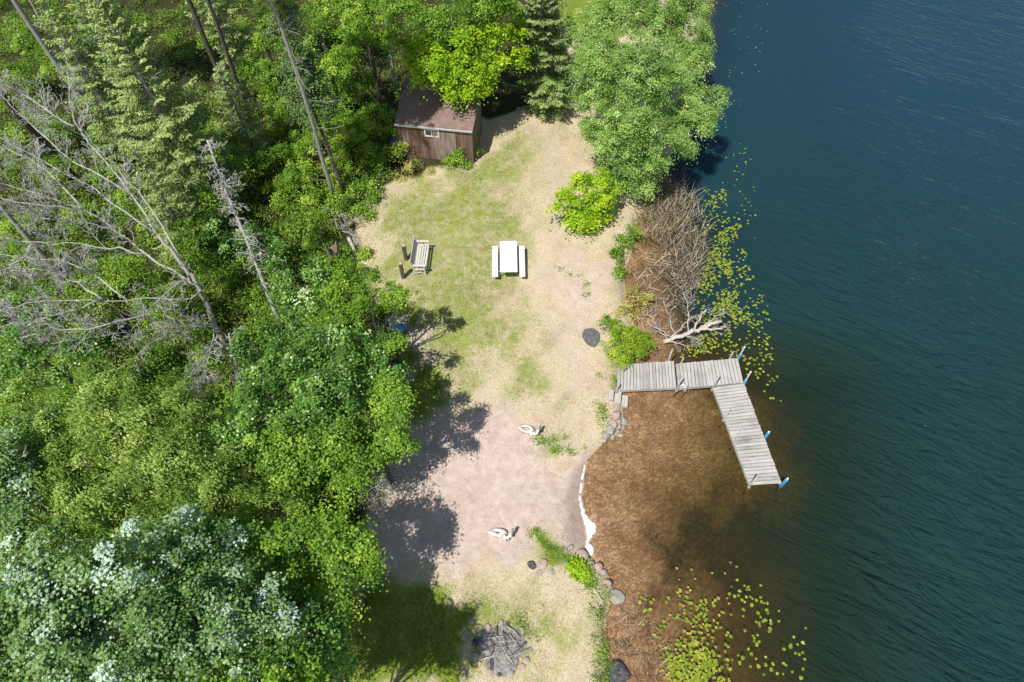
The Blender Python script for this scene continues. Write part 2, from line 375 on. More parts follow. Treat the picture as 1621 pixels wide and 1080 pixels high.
def zone(p, polys, soft):
    r = np.zeros(len(p))
    for q in polys: r = np.maximum(r, ss(sdf(p, q) + soft * .55 * wav(p, 1.9, 1.3) , -soft, soft))
    return r
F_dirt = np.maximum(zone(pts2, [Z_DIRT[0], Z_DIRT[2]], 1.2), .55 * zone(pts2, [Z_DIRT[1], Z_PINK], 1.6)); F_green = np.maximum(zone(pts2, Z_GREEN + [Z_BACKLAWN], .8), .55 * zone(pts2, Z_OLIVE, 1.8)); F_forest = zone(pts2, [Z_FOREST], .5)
F_wet = np.maximum(zone(pts2, [Z_WET], .35), zone(pts2, [Z_MUD], .6)) * (S < .5) * .62; F_back = zone(pts2, [Z_BACKLAWN], .8)
F_weed = .8 * zone(pts2, [Z_WEED], 1.7)

def grid_mesh(name, co, q, mat, fields):
    used = np.unique(q); remap = -np.ones(len(co), np.int64); remap[used] = np.arange(len(used)); q = remap[q]; co = co[used]
    me = bpy.data.meshes.new(name); me.vertices.add(len(co)); me.vertices.foreach_set('co', co.astype(np.float32).ravel())
    me.loops.add(q.size); me.loops.foreach_set('vertex_index', q.ravel().astype(np.int32))
    me.polygons.add(len(q)); me.polygons.foreach_set('loop_start', np.arange(0, q.size, 4, dtype=np.int32))
    for k, a in fields.items():
        at = me.attributes.new(k, 'FLOAT', 'POINT'); at.data.foreach_set('value', a[used].astype(np.float32))
    me.update(calc_edges=True); me.polygons.foreach_set('use_smooth', [True] * len(me.polygons))
    me.materials.append(mat); o = bpy.data.objects.new(name, me); COL.objects.link(o); return o

def ground_mat():
    m, nt, out = new_mat('ground_cover'); N = NT(nt)
    p = N.pos()
    n1 = N.noise(p, .8, 5, .7); n2 = N.noise(p, 3.0, 5, .65); n3 = N.noise(p, 26, 4, .7); n4 = N.noise(p, 9, 3, .6)
    def edge(a, k=1.1):
        v = N.math('ADD', N.attr(a), N.math('MULTIPLY', N.math('SUBTRACT', N.math('ADD', N.math('MULTIPLY', n2, .55), N.math('MULTIPLY', n1, .45)), .5), k * 1.25)); v = N.math('ADD', v, N.math('MULTIPLY', N.math('SUBTRACT', n3, .5), .45))
        return N.sstep(v, .24, .76)
    f = N.math('ADD', N.math('MULTIPLY', n3, .55), N.math('MULTIPLY', n1, .45))
    dry = N.ramp(f, [(.33, (.30, .23, .13)), (.45, (.52, .425, .28)), (.56, (.67, .565, .43)), (.7, (.76, .67, .56))])
    gf = N.sstep(N.math('ADD', N.math('MULTIPLY', n1, .65), N.math('MULTIPLY', n4, .35)), .5, .66)
    dry = N.mix(N.math('MULTIPLY', gf, .75), dry, (.38, .35, .12))
    green = N.ramp(f, [(.33, (.07, .125, .012)), (.5, (.20, .28, .035)), (.62, (.36, .37, .09)), (.74, (.54, .49, .22))])
    dirt = N.ramp(N.math('ADD', N.math('MULTIPLY', n3, .4), N.math('MULTIPLY', n2, .6)), [(.3, (.40, .305, .255)), (.5, (.57, .455, .39)), (.7, (.71, .59, .52))])
    peb = N.n('ShaderNodeTexVoronoi'); N.l(p, peb.inputs['Vector']); peb.inputs['Scale'].default_value = 16
    dirt = N.mix(N.math('MULTIPLY', N.sstep(peb.outputs['Distance'], .2, .1), .4), dirt, (.22, .15, .12))
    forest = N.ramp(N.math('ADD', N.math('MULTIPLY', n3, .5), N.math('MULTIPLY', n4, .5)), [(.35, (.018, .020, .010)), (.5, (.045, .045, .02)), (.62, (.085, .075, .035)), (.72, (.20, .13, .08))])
    wet = N.ramp(n2, [(.3, (.26, .19, .165)), (.7, (.42, .33, .285))])
    bed = N.ramp(N.math('ADD', N.math('MULTIPLY', n3, .15), N.math('MULTIPLY', N.noise(p, .9, 4, .55), .85)), [(.3, (.43, .245, .125)), (.5, (.60, .37, .21)), (.7, (.74, .48, .29))])
    weed = N.ramp(N.math('ADD', N.math('MULTIPLY', n3, .5), N.math('MULTIPLY', n4, .5)), [(.36, (.05, .045, .018)), (.52, (.15, .12, .05)), (.68, (.36, .27, .12))])
    c = N.mix(edge('green'), dry, green)
    c = N.mix(edge('dirt'), c, dirt)
    c = N.mix(N.math('MULTIPLY', edge('backlawn', .3), .85), c, (.16, .24, .035))
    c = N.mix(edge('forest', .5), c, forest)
    c = N.mix(edge('wet', .35), c, wet)
    bed = N.mix(N.sstep(N.attr('lake'), 1.5, 5.0), bed, N.mix(1.0, bed, (.62, .72, .42), 'MULTIPLY'))
    bed = N.mix(edge('weed', 1.1), bed, weed)
    c = N.mix(N.sstep(N.attr('lake'), -.12, .08), c, bed)
    b = N.n('ShaderNodeBsdfPrincipled'); N.l(c, b.inputs['Base Color']); b.inputs['Roughness'].default_value = .95
    b.inputs['Specular IOR Level'].default_value = .08
    h = N.math('ADD', N.math('MULTIPLY', n3, .6), N.math('MULTIPLY', n4, .6))
    N.l(N.bump(h, .7, .05), b.inputs['Normal']); N.l(b.outputs[0], out.inputs[0]); return m

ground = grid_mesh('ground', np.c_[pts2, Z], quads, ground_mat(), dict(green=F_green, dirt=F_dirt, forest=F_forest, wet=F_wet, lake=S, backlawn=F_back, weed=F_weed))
tag(ground, kind='structure')

def water_mat():
    m, nt, out = new_mat('lake_water'); N = NT(nt)
    p = N.pos(); dep = N.attr('depth'); off = N.attr('offshore')
    # wind waves: crests run from upper left to lower right
    w1 = N.noise(N.mapping(p, rot=(0, 0, R(28)), scale=(.38, 1.4, 1)), .85, 4, .55, .8)
    w2 = N.noise(N.mapping(p, rot=(0, 0, R(30)), scale=(.42, 1.5, 1)), 1.9, 3, .6, .6)
    w3 = N.noise(N.mapping(p, rot=(0, 0, R(44)), scale=(.7, 1.4, 1)), 7.5, 2, .6)
    ridge = N.math('SUBTRACT', 1.0, N.math('MULTIPLY', N.math('ABSOLUTE', N.math('SUBTRACT', w1, .5)), 5.0))
    amp = N.math('ADD', .08, N.math('MULTIPLY', N.sstep(off, 3.0, 13), N.math('MULTIPLY_ADD', N.sstep(N.noise(N.mapping(p, rot=(0, 0, R(30)), scale=(.6, 1, 1)), .11, 3), .3, .7), .55, .50)))
    ridge = N.math('MAXIMUM', ridge, 0.0)
    h = N.math('ADD', N.math('MULTIPLY', ridge, .050), N.math('ADD', N.math('MULTIPLY', w2, .12), N.math('MULTIPLY', w3, .022)))
    h = N.math('MULTIPLY', h, amp)
    bp = N.bump(h, 1.0, 1.0); bpb = N.bump(h, 1.0, 3.6)
    # caustic lines of the shallows, painted as noise into the see-through tint
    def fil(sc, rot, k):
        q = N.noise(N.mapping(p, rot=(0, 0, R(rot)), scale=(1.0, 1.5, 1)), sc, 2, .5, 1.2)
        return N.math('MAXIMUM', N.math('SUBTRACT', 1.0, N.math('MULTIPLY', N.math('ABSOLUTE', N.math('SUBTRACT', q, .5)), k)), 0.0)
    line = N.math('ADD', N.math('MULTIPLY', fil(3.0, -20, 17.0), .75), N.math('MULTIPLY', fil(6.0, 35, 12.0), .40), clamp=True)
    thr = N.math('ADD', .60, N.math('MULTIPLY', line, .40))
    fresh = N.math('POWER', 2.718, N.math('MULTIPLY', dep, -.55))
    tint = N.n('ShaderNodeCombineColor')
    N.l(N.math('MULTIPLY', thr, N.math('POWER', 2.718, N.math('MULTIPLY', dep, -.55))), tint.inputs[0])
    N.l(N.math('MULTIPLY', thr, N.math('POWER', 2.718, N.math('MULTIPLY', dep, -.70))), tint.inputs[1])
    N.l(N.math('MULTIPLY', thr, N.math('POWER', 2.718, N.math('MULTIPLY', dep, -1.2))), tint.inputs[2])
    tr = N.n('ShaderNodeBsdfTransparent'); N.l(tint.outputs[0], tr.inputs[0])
    bodyc = N.mix(N.math('ADD', N.math('MULTIPLY', N.sstep(N.noise(p, .12, 3), .35, .65), .3), 0.0), (.015, .047, .043), (.015, .046, .054))
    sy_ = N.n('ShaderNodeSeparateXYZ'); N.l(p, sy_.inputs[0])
    bodyc = N.mix(N.sstep(sy_.outputs[1], 10, 36), bodyc, (.015, .052, .082))  # far water bluer: sky reflection painted into the body colour by distance
    bodyc = N.mix(N.math('MULTIPLY', N.sstep(off, 13, 6), N.math('ADD', .25, N.math('MULTIPLY', N.attr('bay'), .75))), bodyc, (.014, .034, .018))
    bodyc = N.mix(N.math('MULTIPLY', N.sstep(off, 7.5, 3.5), N.attr('bay')), bodyc, (.042, .034, .012))
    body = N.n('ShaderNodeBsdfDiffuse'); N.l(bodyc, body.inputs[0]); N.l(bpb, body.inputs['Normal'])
    murk = N.math('SUBTRACT', 1.0, N.math('POWER', 2.718, N.math('MULTIPLY', dep, -1.35)))
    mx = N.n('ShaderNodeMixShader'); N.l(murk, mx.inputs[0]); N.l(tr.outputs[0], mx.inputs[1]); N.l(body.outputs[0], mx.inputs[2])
    gl = N.n('ShaderNodeBsdfGlossy'); gl.inputs['Roughness'].default_value = .015; gl.inputs['Color'].default_value = (.50, .78, 1.0, 1); N.l(bp, gl.inputs['Normal'])
    fr = N.n('ShaderNodeFresnel'); fr.inputs['IOR'].default_value = 1.42; N.l(bp, fr.inputs['Normal'])
    mg = N.n('ShaderNodeMixShader'); N.l(fr.outputs[0], mg.inputs[0]); N.l(mx.outputs[0], mg.inputs[1]); N.l(gl.outputs[0], mg.inputs[2])
    N.l(mg.outputs[0], out.inputs[0]); return m
lakeq = quads[(Z[quads].min(1) < 0.03)]
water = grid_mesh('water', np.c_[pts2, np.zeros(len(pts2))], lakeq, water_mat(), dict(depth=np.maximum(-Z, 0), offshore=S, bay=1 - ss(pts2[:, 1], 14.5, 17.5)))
tag(water, kind='structure')

def gz(x, y):
    return float(terrain_fields(np.array([[x, y]]))[1][0])
def G(u, v):
    """ground point shown at (u, v)"""
    z = GZ
    for _ in range(4):
        p = P(u, v, z); z = gz(p[0], p[1])
    p = P(u, v, z); p[2] = gz(p[0], p[1]); return p

# ------------------------------------------------------------------ foliage
def unit(v): return v / (np.linalg.norm(v, axis=-1, keepdims=True) + 1e-9)
def leaf_quads(c, nrm, size, aspect, along=None, fold=.12):
    n = len(c); nrm = unit(nrm)
    t = RNG.normal(size=(n, 3)) if along is None else along + RNG.normal(size=(n, 3)) * .45
    t = unit(t - nrm * (t * nrm).sum(1, keepdims=True)); b = np.cross(nrm, t)
    L = size[:, None]; W = L * aspect
    v = np.stack([c - t * L * .5, c + b * W * .5 + nrm * L * fold, c + t * L * .5, c - b * W * .5 + nrm * L * fold], 1)
    return v.reshape(-1, 3)

SPEC = dict(   # leaf length, aspect, clumps per m2 of blob, leaves per clump, clump radius
 maple=dict(L=.11, A=.8, k=17, n=85, rc=.28), green=dict(L=.088, A=.72, k=18, n=100, rc=.28), glossy=dict(L=.098, A=.75, k=16, n=90, rc=.27),
 silver=dict(L=.085, A=.8, k=17, n=105, rc=.25), willow=dict(L=.105, A=.34, k=20, n=130, rc=.28), birch=dict(L=.080, A=.65, k=34, n=85, rc=.24),
 shrub=dict(L=.085, A=.65, k=22, n=85, rc=.22), cedar=dict(L=.075, A=.45, k=55, n=75, rc=.15), sparse=dict(L=.07, A=.6, k=28, n=32, rc=.20))

def crown_arrays(blobs, sp, up=.8, low=-.45):
    s = SPEC[sp]; V, T = [], []
    for (c, r) in blobs:
        c = np.asarray(c); n = max(6, int(s['k'] * r * r * 2.0))
        K = 7 + int(9 * r); kd = unit(RNG.normal(size=(K * 4, 3))); kd = kd[kd[:, 2] > low][:K]; K = len(kd)
        kl = RNG.uniform(*((.85, 1.15) if sp == 'birch' else (.68, 1.42)), K); ki = RNG.integers(0, K, n); u_ = RNG.random(n) ** .6
        d = unit(kd[ki] + RNG.normal(size=(n, 3)) * ((.30 if sp == 'birch' else .17) + .22 * (1 - u_))[:, None])
        rad = r * (.30 + .72 * u_) * kl[ki]
        cc = c + d * rad[:, None] * np.array([1, 1, .85]); cc[:, 2] -= .10 * rad * u_
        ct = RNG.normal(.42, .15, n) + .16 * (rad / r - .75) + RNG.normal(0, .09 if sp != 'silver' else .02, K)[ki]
        if sp == 'silver': ct = ct * .85 + np.where(RNG.random(n) < .30, .30, -.04) + RNG.normal(0, .05, n)
        if sp in ('glossy', 'green'): ct = ct + np.where(RNG.random(n) < .14, .22, -.03)
        m = s['n']; rc = s['rc'] * RNG.uniform(.55, 1.3, n)
        off = RNG.normal(size=(n, m, 3)) * rc[:, None, None] * np.array([.62, .62, .34])
        off[..., 2] -= .45 * (off[..., 0] ** 2 + off[..., 1] ** 2) / rc[:, None]
        pc = (cc[:, None] + off).reshape(-1, 3)
        dd = np.repeat(d, m, 0)
        nr = dd * .45 + np.array([0, 0, up]) + RNG.normal(size=(n * m, 3)) * .42
        size = s['L'] * RNG.uniform(.6, 1.3, n * m)
        tint = np.repeat(ct, m) + RNG.normal(0, .13, n * m)
        al = None
        if sp == 'willow': al = np.broadcast_to(np.array([.75, -.35, -.35]), pc.shape)
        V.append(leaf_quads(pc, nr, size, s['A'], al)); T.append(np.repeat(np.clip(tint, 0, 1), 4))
    return np.vstack(V), np.concatenate(T)

def curved(a, b, k=6, wob=.08, sag=0.0):
    a, b = np.asarray(a, float), np.asarray(b, float); L = np.linalg.norm(b - a)
    t = np.linspace(0, 1, k)[:, None]; p = a + (b - a) * t
    w = RNG.normal(size=(k, 3)) * wob * L / k; w[0] = w[-1] = 0
    p += np.cumsum(w, 0) * np.sin(t * np.pi) ; p[:, 2] += sag * L * np.sin(t[:, 0] * np.pi)
    return p

def twigs(mb, path, rad, n, length, spread=.9, depth=1, sides=3, upz=.15, lo=.25, rmin=.006):
    path = np.asarray(path); m = len(path)
    for _ in range(n):
        s = lo + (1 - lo) * random.random(); i = min(int(s * (m - 1)), m - 2); fr = s * (m - 1) - i
        a = path[i] * (1 - fr) + path[i + 1] * fr; d = unit(path[i + 1] - path[i])
        r0 = max(rmin, rad * (1 - .75 * s) * .5)
        side = unit(RNG.normal(size=3) - d * 0); side = unit(side - d * (side @ d))
        dr = unit(d * (.55 + .4 * random.random()) + side * spread + np.array([0, 0, upz]))
        L = length * random.uniform(.45, 1.1) * (1.1 - .5 * s)
        q = curved(a, a + dr * L, 5, .22)
        mb.tube(q, np.linspace(r0, rmin * .9, 5), sides, random.uniform(.3, .7), cap=False)
        if depth > 0: twigs(mb, q, r0, max(2, int(n * .35)), L * .5, spread, depth - 1, sides, upz, .3, rmin)

GROUP_WOOD = 'trees of the wood left of the clearing'
def leafy(name, label, cat, sp, blobs, base=None, trunk_r=.11, bark='bark_dark', group=GROUP_WOOD, limbs=True, mat=None, stem='trunk'):
    """blobs: (u, v, height above the lake, radius in metres)"""
    B = [(P(u, v, z), r) for u, v, z, r in blobs]
    if base is None:
        c = np.mean([b[0] for b in B], 0); bx, by = c[0], c[1]
    else:
        g = G(*base); bx, by = g[0], g[1]
    bz = gz(bx, by) - .03
    root = thing(name, (bx, by, bz), label, cat, group)
    o0 = np.array([bx, by, bz])
    zt = max(b[0][2] for b in B); mb = MB()
    top = np.array([np.mean([b[0][0] for b in B]) * .5 + bx * .5, np.mean([b[0][1] for b in B]) * .5 + by * .5, zt])
    tp = curved(o0, top, 8, .10)
    mb.tube(tp, trunk_r * (np.linspace(1, .12, 8)), 8, .5)
    for c, r in B:
        f = min(.85, max(.12, (c[2] - bz) / max(.1, zt - bz) * .55)); i = int(f * 7)
        q = curved(tp[i], c + np.array([0, 0, r * .5]), 6, .2)
        mb.tube(q, np.linspace(trunk_r * .5 * (1 - f * .5), .012, 6), 5, .5)
        if limbs: twigs(mb, q, trunk_r * .3, 5, r * .95, 1.0, 1, 3)
    mb.build(stem, M[bark], root, True, o0)
    V, T = crown_arrays([(c, r) for c, r in B], sp)
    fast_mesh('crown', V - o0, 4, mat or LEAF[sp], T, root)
    return root

def conifer(name, label, base, h, r, z0, sp, group=GROUP_WOOD, lean=(0, 0), dead=.25, dens=1.0, bark='bark_grey', tr=None, step=.27):
    g = G(*base); o0 = np.array([g[0], g[1], g[2] - .03])
    root = thing(name, tuple(o0), label, 'conifer', group)
    tip = np.array([lean[0], lean[1], h]); tr = tr or h * .012 + .03
    tp = curved((0, 0, 0), tip, 10, .02); mb = MB(); mb.tube(tp, np.linspace(tr, .02, 10), 8, .5)
    C, Nn, Sz, Al, T = [], [], [], [], []
    z = z0
    def trunk_at(zz):
        s = np.clip(zz / h, 0, 1) * 9; i = min(int(s), 8); return tp[i] * (1 - s + i) + tp[i + 1] * (s - i)
    while z < h - .15:
        t = (z - z0) / (h - z0); L0 = r * (1 - t) ** .75 * (.55 + .45 * min(1, t * 4 + .3))
        nb = random.randint(4, 6); a0 = random.random() * 6.28
        for k in range(nb):
            a = a0 + k * 6.283 / nb + random.uniform(-.35, .35); L = max(.15, L0 * random.uniform(.6, 1.2))
            st = trunk_at(z + random.uniform(-.1, .1))
            el = -.30 + .75 * t + random.uniform(-.12, .12)
            d = np.array([math.cos(a) * math.cos(el), math.sin(a) * math.cos(el), math.sin(el)])
            ss_ = np.linspace(0, 1, 6)[:, None]; q = st + d * L * ss_; q[:, 2] += .16 * L * (ss_[:, 0] ** 2) - .10 * L * np.sin(ss_[:, 0] * 3.14)
            mb.tube(q, np.linspace(.010 + .012 * L / max(.3, r), .004, 6), 3, random.uniform(.3, .7), cap=False)
            if random.random() < dead * (1 - t):
                twigs(mb, q, .014, 9, L * .35, 1.0, 1, 3, 0, .2); continue
            ns = max(4, int(L / .10 * dens)); lat = np.array([-math.sin(a), math.cos(a), 0])
            for i in range(ns):
                s = .22 + .78 * (i + random.random()) / ns
                pnt = st + d * L * s; pnt[2] += .16 * L * s * s - .10 * L * math.sin(s * 3.14)
                tl = (.12 + .34 * L / 1.6) * (1.15 - s) + .08
                for sd in (-1, 1):
                    dr = unit(d * .75 + lat * sd * .8 + np.array([0, 0, random.uniform(-.3, .1)]))
                    kq = max(2, int(tl / .075))
                    for j in range(kq):
                        c = pnt + dr * tl * (j + .5) / kq + RNG.normal(size=3) * .015
                        C.append(c); Nn.append((d * .2 + np.array([0, 0, 1.0]) + RNG.normal(size=3) * .35)); Al.append(dr)
                        Sz.append(random.uniform(.11, .17)); T.append(.30 + .25 * s + .12 * t + random.gauss(0, .13))
        z += step * random.uniform(.8, 1.2)
    mb.build('trunk', M[bark], root, True)
    V = leaf_quads(np.array(C), np.array(Nn), np.array(Sz), .42, np.array(Al) * 4)
    fast_mesh('crown', V, 4, LEAF[sp], np.repeat(np.clip(T, 0, 1), 4), root)
    return root

def undergrowth():
    V, T = [], []
    rng = RNG
    n = 0
    while n < 3400:
        u, v = rng.uniform(-60, 660), rng.uniform(-30, 1060)
        g = P(u, v, .5)
        if sdf(np.array([g[:2]]), Z_FOREST)[0] < .25: continue
        dens = .5 + .5 * wav(np.array([g[:2]]), .8, 4.)[0]
        if rng.random() > .5 + .6 * dens: continue
        if u < 150 and v < 300 and rng.random() < .4: continue
        if abs(g[0] + 4.1) < 2.1 and abs(g[1] - 27.6) < 1.9: continue
        c = g + np.array([0, 0, rng.uniform(-.25, .45)]); r = rng.uniform(.22, .55); m = int(120 * r / .4)
        off = rng.normal(size=(m, 3)) * r * np.array([.6, .6, .35])
        pc = c + off; pc[:, 2] = np.maximum(pc[:, 2], GZ - .02)
        nr = np.array([0, 0, 1.0]) + rng.normal(size=(m, 3)) * .45
        V.append(leaf_quads(pc, nr, rng.uniform(.05, .125, m), .6)); T.append(np.repeat(np.clip(rng.normal(.45, .18) + rng.normal(0, .12, m), 0, 1), 4)); n += 1
    o = fast_mesh('undergrowth', np.vstack(V), 4, LEAF['green'], np.concatenate(T))
    tag(o, 'low green ground plants covering the floor of the wood', 'undergrowth', kind='stuff')
undergrowth()

# --- the wood on the left, from the bottom of the photograph upwards
leafy('poplar_tree', 'silvery white-leaved poplar filling the bottom left corner', 'tree', 'silver', [(60, 980, 8, 1.5), (150, 930, 8.4, 1.4), (110, 1050, 8, 1.5), (50, 900, 7.6, 1.1), (10, 1050, 8, 1.4), (190, 1010, 8.2, 1.3)])
leafy('poplar_tree', 'silvery poplar at bottom, right of the corner poplar', 'tree', 'silver', [(270, 990, 7.8, 1.4), (340, 940, 7.2, 1.3), (370, 1030, 7.0, 1.3), (290, 1070, 7.4, 1.4), (240, 890, 7.6, 1.1), (320, 870, 7.0, .9)])
leafy('poplar_tree', 'pale silver poplar cut by the left edge, beside the yellow-green willow', 'tree', 'silver', [(0, 740, 8, .8), (8, 690, 8, .55), (-10, 800, 7.6, .9), (30, 850, 7.2, .7)])
leafy('willow_tree', 'broad yellow-green narrow-leaved willow below the bare grey branches', 'tree', 'willow', [(90, 660, 7, 1.35), (195, 645, 7, 1.3), (150, 745, 7, 1.5), (260, 725, 6.6, 1.35), (290, 660, 6.4, .9), (335, 765, 6, 1.05), (225, 815, 6.4, 1.2), (65, 740, 6.6, 1.0), (165, 605, 7, .7), (140, 830, 6.4, .9)])
leafy('willow_tree', 'small olive-yellow fine-leaved tree among darker crowns at lower left', 'tree', 'willow', [(410, 800, 5.2, .8), (440, 772, 5, .55), (392, 848, 5, .65)])
leafy('broadleaf_tree', 'bright green tree whose leafy arm reaches over the shaded lawn', 'tree', 'green', [(480, 870, 6, 1.15), (535, 880, 5.6, .85), (570, 872, 5.3, .5), (578, 880, 5.6, .22), (568, 850, 6.0, .22), (582, 903, 5.4, .16), (450, 930, 5.6, 1.1), (520, 935, 5, .85), (430, 880, 5.8, .9)])
leafy('broadleaf_tree', 'dark green tree at the bottom edge between poplars and shaded lawn', 'tree', 'glossy', [(440, 1010, 5.8, 1.15), (500, 990, 5, .9), (480, 1065, 5.6, 1.1), (420, 1080, 6, 1.0), (520, 1050, 4.8, .7)])
leafy('broadleaf_tree', 'tree below the bottom edge with only its crown rim in frame', 'tree', 'green', [(445, 1110, 7.0, 1.0), (380, 1135, 7, 1.2), (480, 1150, 7.8, .9), (430, 1190, 7.8, 1.2), (505, 1190, 8.2, .7), (470, 1120, 7.4, .7)])
leafy('aspen_tree', 'glossy aspen with yellowish sunlit tips, its crown edge above the dead brush', 'tree', 'green', [(560, 695, 5, 1.15), (500, 715, 5.4, 1.1), (605, 668, 4.4, .85), (450, 710, 5.8, .95), (620, 705, 4, .55), (540, 750, 4.4, .75), (590, 640, 4.6, .8), (622, 645, 6.0, .24), (632, 657, 6.4, .15), (618, 690, 5.6, .26), (630, 703, 5.9, .15), (620, 612, 5.8, .22), (636, 630, 6.6, .14)])
leafy('aspen_tree', 'dark glossy aspen in the middle of the wood edge, below the blue chair', 'tree', 'glossy', [(555, 620, 5, 1.05), (490, 630, 5.8, 1.1), (600, 590, 4.1, .8), (520, 560, 5, 1.05), (455, 575, 5.4, .9), (575, 555, 4.2, .8)])
leafy('aspen_tree', 'shiny green aspen around the dead trunk left of the middle aspens', 'tree', 'glossy', [(400, 650, 6, .95), (425, 600, 5.6, .75), (370, 690, 5.8, .7), (400, 545, 4.6, .75), (450, 520, 4.4, .75)])
leafy('young_tree', 'light green young tree hanging over the blue chair', 'tree', 'shrub', [(575, 500, 4.2, .8), (600, 478, 4.0, .65), (545, 470, 4, .8), (596, 540, 3.8, .6), (540, 520, 4.2, .7), (622, 476, 5.0, .28), (634, 462, 5.4, .2), (618, 455, 4.8, .24), (628, 540, 5.0, .22)])
leafy('broadleaf_tree', 'green tree right of the bristly snag, left of the stump', 'tree', 'glossy', [(480, 475, 4, .85), (455, 430, 3.6, .8), (420, 400, 3.4, .75), (500, 440, 3, .7), (380, 380, 3.4, .8), (345, 350, 3.4, .65)])
leafy('broadleaf_tree', 'dark leafy tree at the left edge above the willow', 'tree', 'glossy', [(50, 565, 4.8, 1.0), (15, 520, 4.4, .9), (120, 555, 4.8, .75), (60, 500, 3.6, .8), (0, 600, 4.8, .8)])
leafy('broadleaf_tree', 'leafy green tree glimpsed through the bare grey branches', 'tree', 'green', [(250, 470, 3, .85), (190, 430, 2.8, .85), (310, 420, 3.2, .75), (130, 450, 2.6, .8), (280, 520, 3, .7), (330, 560, 3.6, .7), (230, 545, 3, .6)])
leafy('broadleaf_tree', 'low green tree at the left edge under the highest bare branches', 'tree', 'shrub', [(60, 400, 2.4, .9), (20, 350, 2.2, .9), (110, 360, 2, .8), (70, 260, 2.6, .7), (30, 230, 2.2, .7)])
leafy('young_tree', 'bright young tree between the smaller spruce and the bristly snag', 'tree', 'shrub', [(300, 360, 3, .8), (330, 320, 3, .7), (270, 350, 2.8, .7), (290, 390, 2.6, .6)])
leafy('young_tree', 'leafy young tree at the left edge crossed by the thick leaning trunk', 'tree', 'green', [(50, 185, 2.6, .7), (25, 215, 2.4, .7), (90, 205, 2.2, .5)])
leafy('young_tree', 'green understory tree between the large spruce and the twin dark trunks', 'tree', 'shrub', [(360, 230, 2.6, .8), (390, 260, 2.2, .8), (370, 290, 1.8, .7), (340, 60, 3, .9)])
leafy('young_tree', 'green understory tree at the top edge between twin dark trunks and slanting trunk', 'tree', 'green', [(420, 60, 4, 1.0), (450, 20, 4.4, 1.0), (400, 110, 3, .9), (430, 110, 3, .8)])
leafy('young_tree', 'sunlit young tree just right of the upper slanting trunk', 'tree', 'shrub', [(500, 230, 2.4, .8), (525, 255, 1.8, .7), (515, 195, 2.6, .7), (535, 225, 1.9, .6)])
leafy('young_tree', 'small leafy tree in the shade left of the large spruce', 'tree', 'glossy', [(130, 60, 3, .9), (165, 110, 2.6, .9), (120, 110, 2.4, .8), (190, 60, 3, .8)])
leafy('broadleaf_tree', 'dim leafy tree in the top left corner behind the two grey trunks', 'tree', 'green', [(40, 60, 3, .9), (90, 30, 3.2, .9), (10, 10, 3.4, .9), (80, 95, 2.6, .8), (20, 110, 2.4, .8), (130, 10, 3.2, .9)])
G_SHRUB = 'shrubs in the wood and along its edge'
leafy('shrub', 'bright shrub left of the tall leaning trunk, below the spruces', 'shrub', 'shrub', [(430, 250, 1.7, .9), (470, 275, 1.5, .9), (440, 300, 1.2, .7), (490, 310, 1.2, .6)], group=G_SHRUB, trunk_r=.05, stem='stem')
leafy('shrub', 'bright green bush pressed against the left end of the shed', 'shrub', 'shrub', [(595, 180, 2.1, .8), (570, 215, 2.0, .9), (605, 215, 1.6, .7), (545, 195, 2.4, .8), (590, 250, 1.1, .7), (614, 240, 1.2, .6), (622, 205, 1.9, .45), (630, 228, 1.2, .4)], group=G_SHRUB, trunk_r=.06, stem='stem')
leafy('shrub', 'green bush between the tall leaning trunk and the lawn corner', 'shrub', 'green', [(560, 285, 1.1, .75), (590, 300, .9, .5), (545, 320, 1, .6), (575, 335, .8, .5)], group=G_SHRUB, trunk_r=.05, stem='stem')
leafy('shrub', 'yellow-green weedy shrub in front of the stump', 'shrub', 'shrub', [(500, 375, 1.2, .55), (540, 410, .9, .5), (505, 420, 1, .6), (560, 425, .8, .45), (575, 400, .65, .3), (585, 440, .7, .4)], group=G_SHRUB, trunk_r=.04, stem='stem')
leafy('shrub', 'shady green shrub under the spruces at upper left', 'shrub', 'green', [(210, 310, 1.8, .9), (170, 280, 1.6, .8), (240, 345, 1.6, .7), (150, 230, 1.5, .7)], group=G_SHRUB, trunk_r=.05, stem='stem')
leafy('shrub', 'sunlit shrub between the twin dark trunks and the tall leaning trunk', 'shrub', 'shrub', [(450, 190, 1.7, .8), (480, 225, 1.5, .7), (440, 150, 2, .8), (500, 170, 2, .8)], group=G_SHRUB, trunk_r=.05, stem='stem')

# --- behind the shed
leafy('maple_tree', 'vivid yellow-green maple hanging over the shed roof', 'tree', 'maple', [(690, 95, 5.2, 1.0), (738, 112, 4.8, .9), (790, 62, 5.4, .9), (812, 92, 4.6, .7), (722, 60, 6, 1.0), (665, 70, 5.4, .8), (772, 110, 4.2, .6), (742, 142, 3.9, .5), (700, 135, 4.2, .6), (680, 118, 4.8, .7), (725, 150, 3.7, .5), (668, 110, 4.6, .6), (760, 130, 4.0, .6), (770, 35, 6, 1.0), (815, 50, 5.2, .6)], base=(745, 128))
leafy('maple_tree', 'mid green maple at the top edge behind the yellow-green maple', 'tree', 'green', [(690, 15, 7, 1.2), (760, -10, 7.4, 1.3), (640, 10, 7, 1.1), (720, -40, 7.6, 1.3), (800, 5, 6.6, .9)])
leafy('maple_tree', 'green maple left of the white-barked trunks behind the shed', 'tree', 'shrub', [(575, 50, 6.4, 1.1), (620, 60, 5.8, .8), (550, 10, 6.8, 1.1), (600, 5, 6.8, 1.0), (545, 95, 5, .9)])
leafy('broadleaf_tree', 'deep green tree right of the tall leaning trunk near the top edge', 'tree', 'green', [(500, 40, 5.8, 1.0), (520, 110, 4, .95), (480, 100, 4, .9), (565, 130, 3, .9), (500, -20, 6, 1.1), (540, 150, 2.6, .8)])
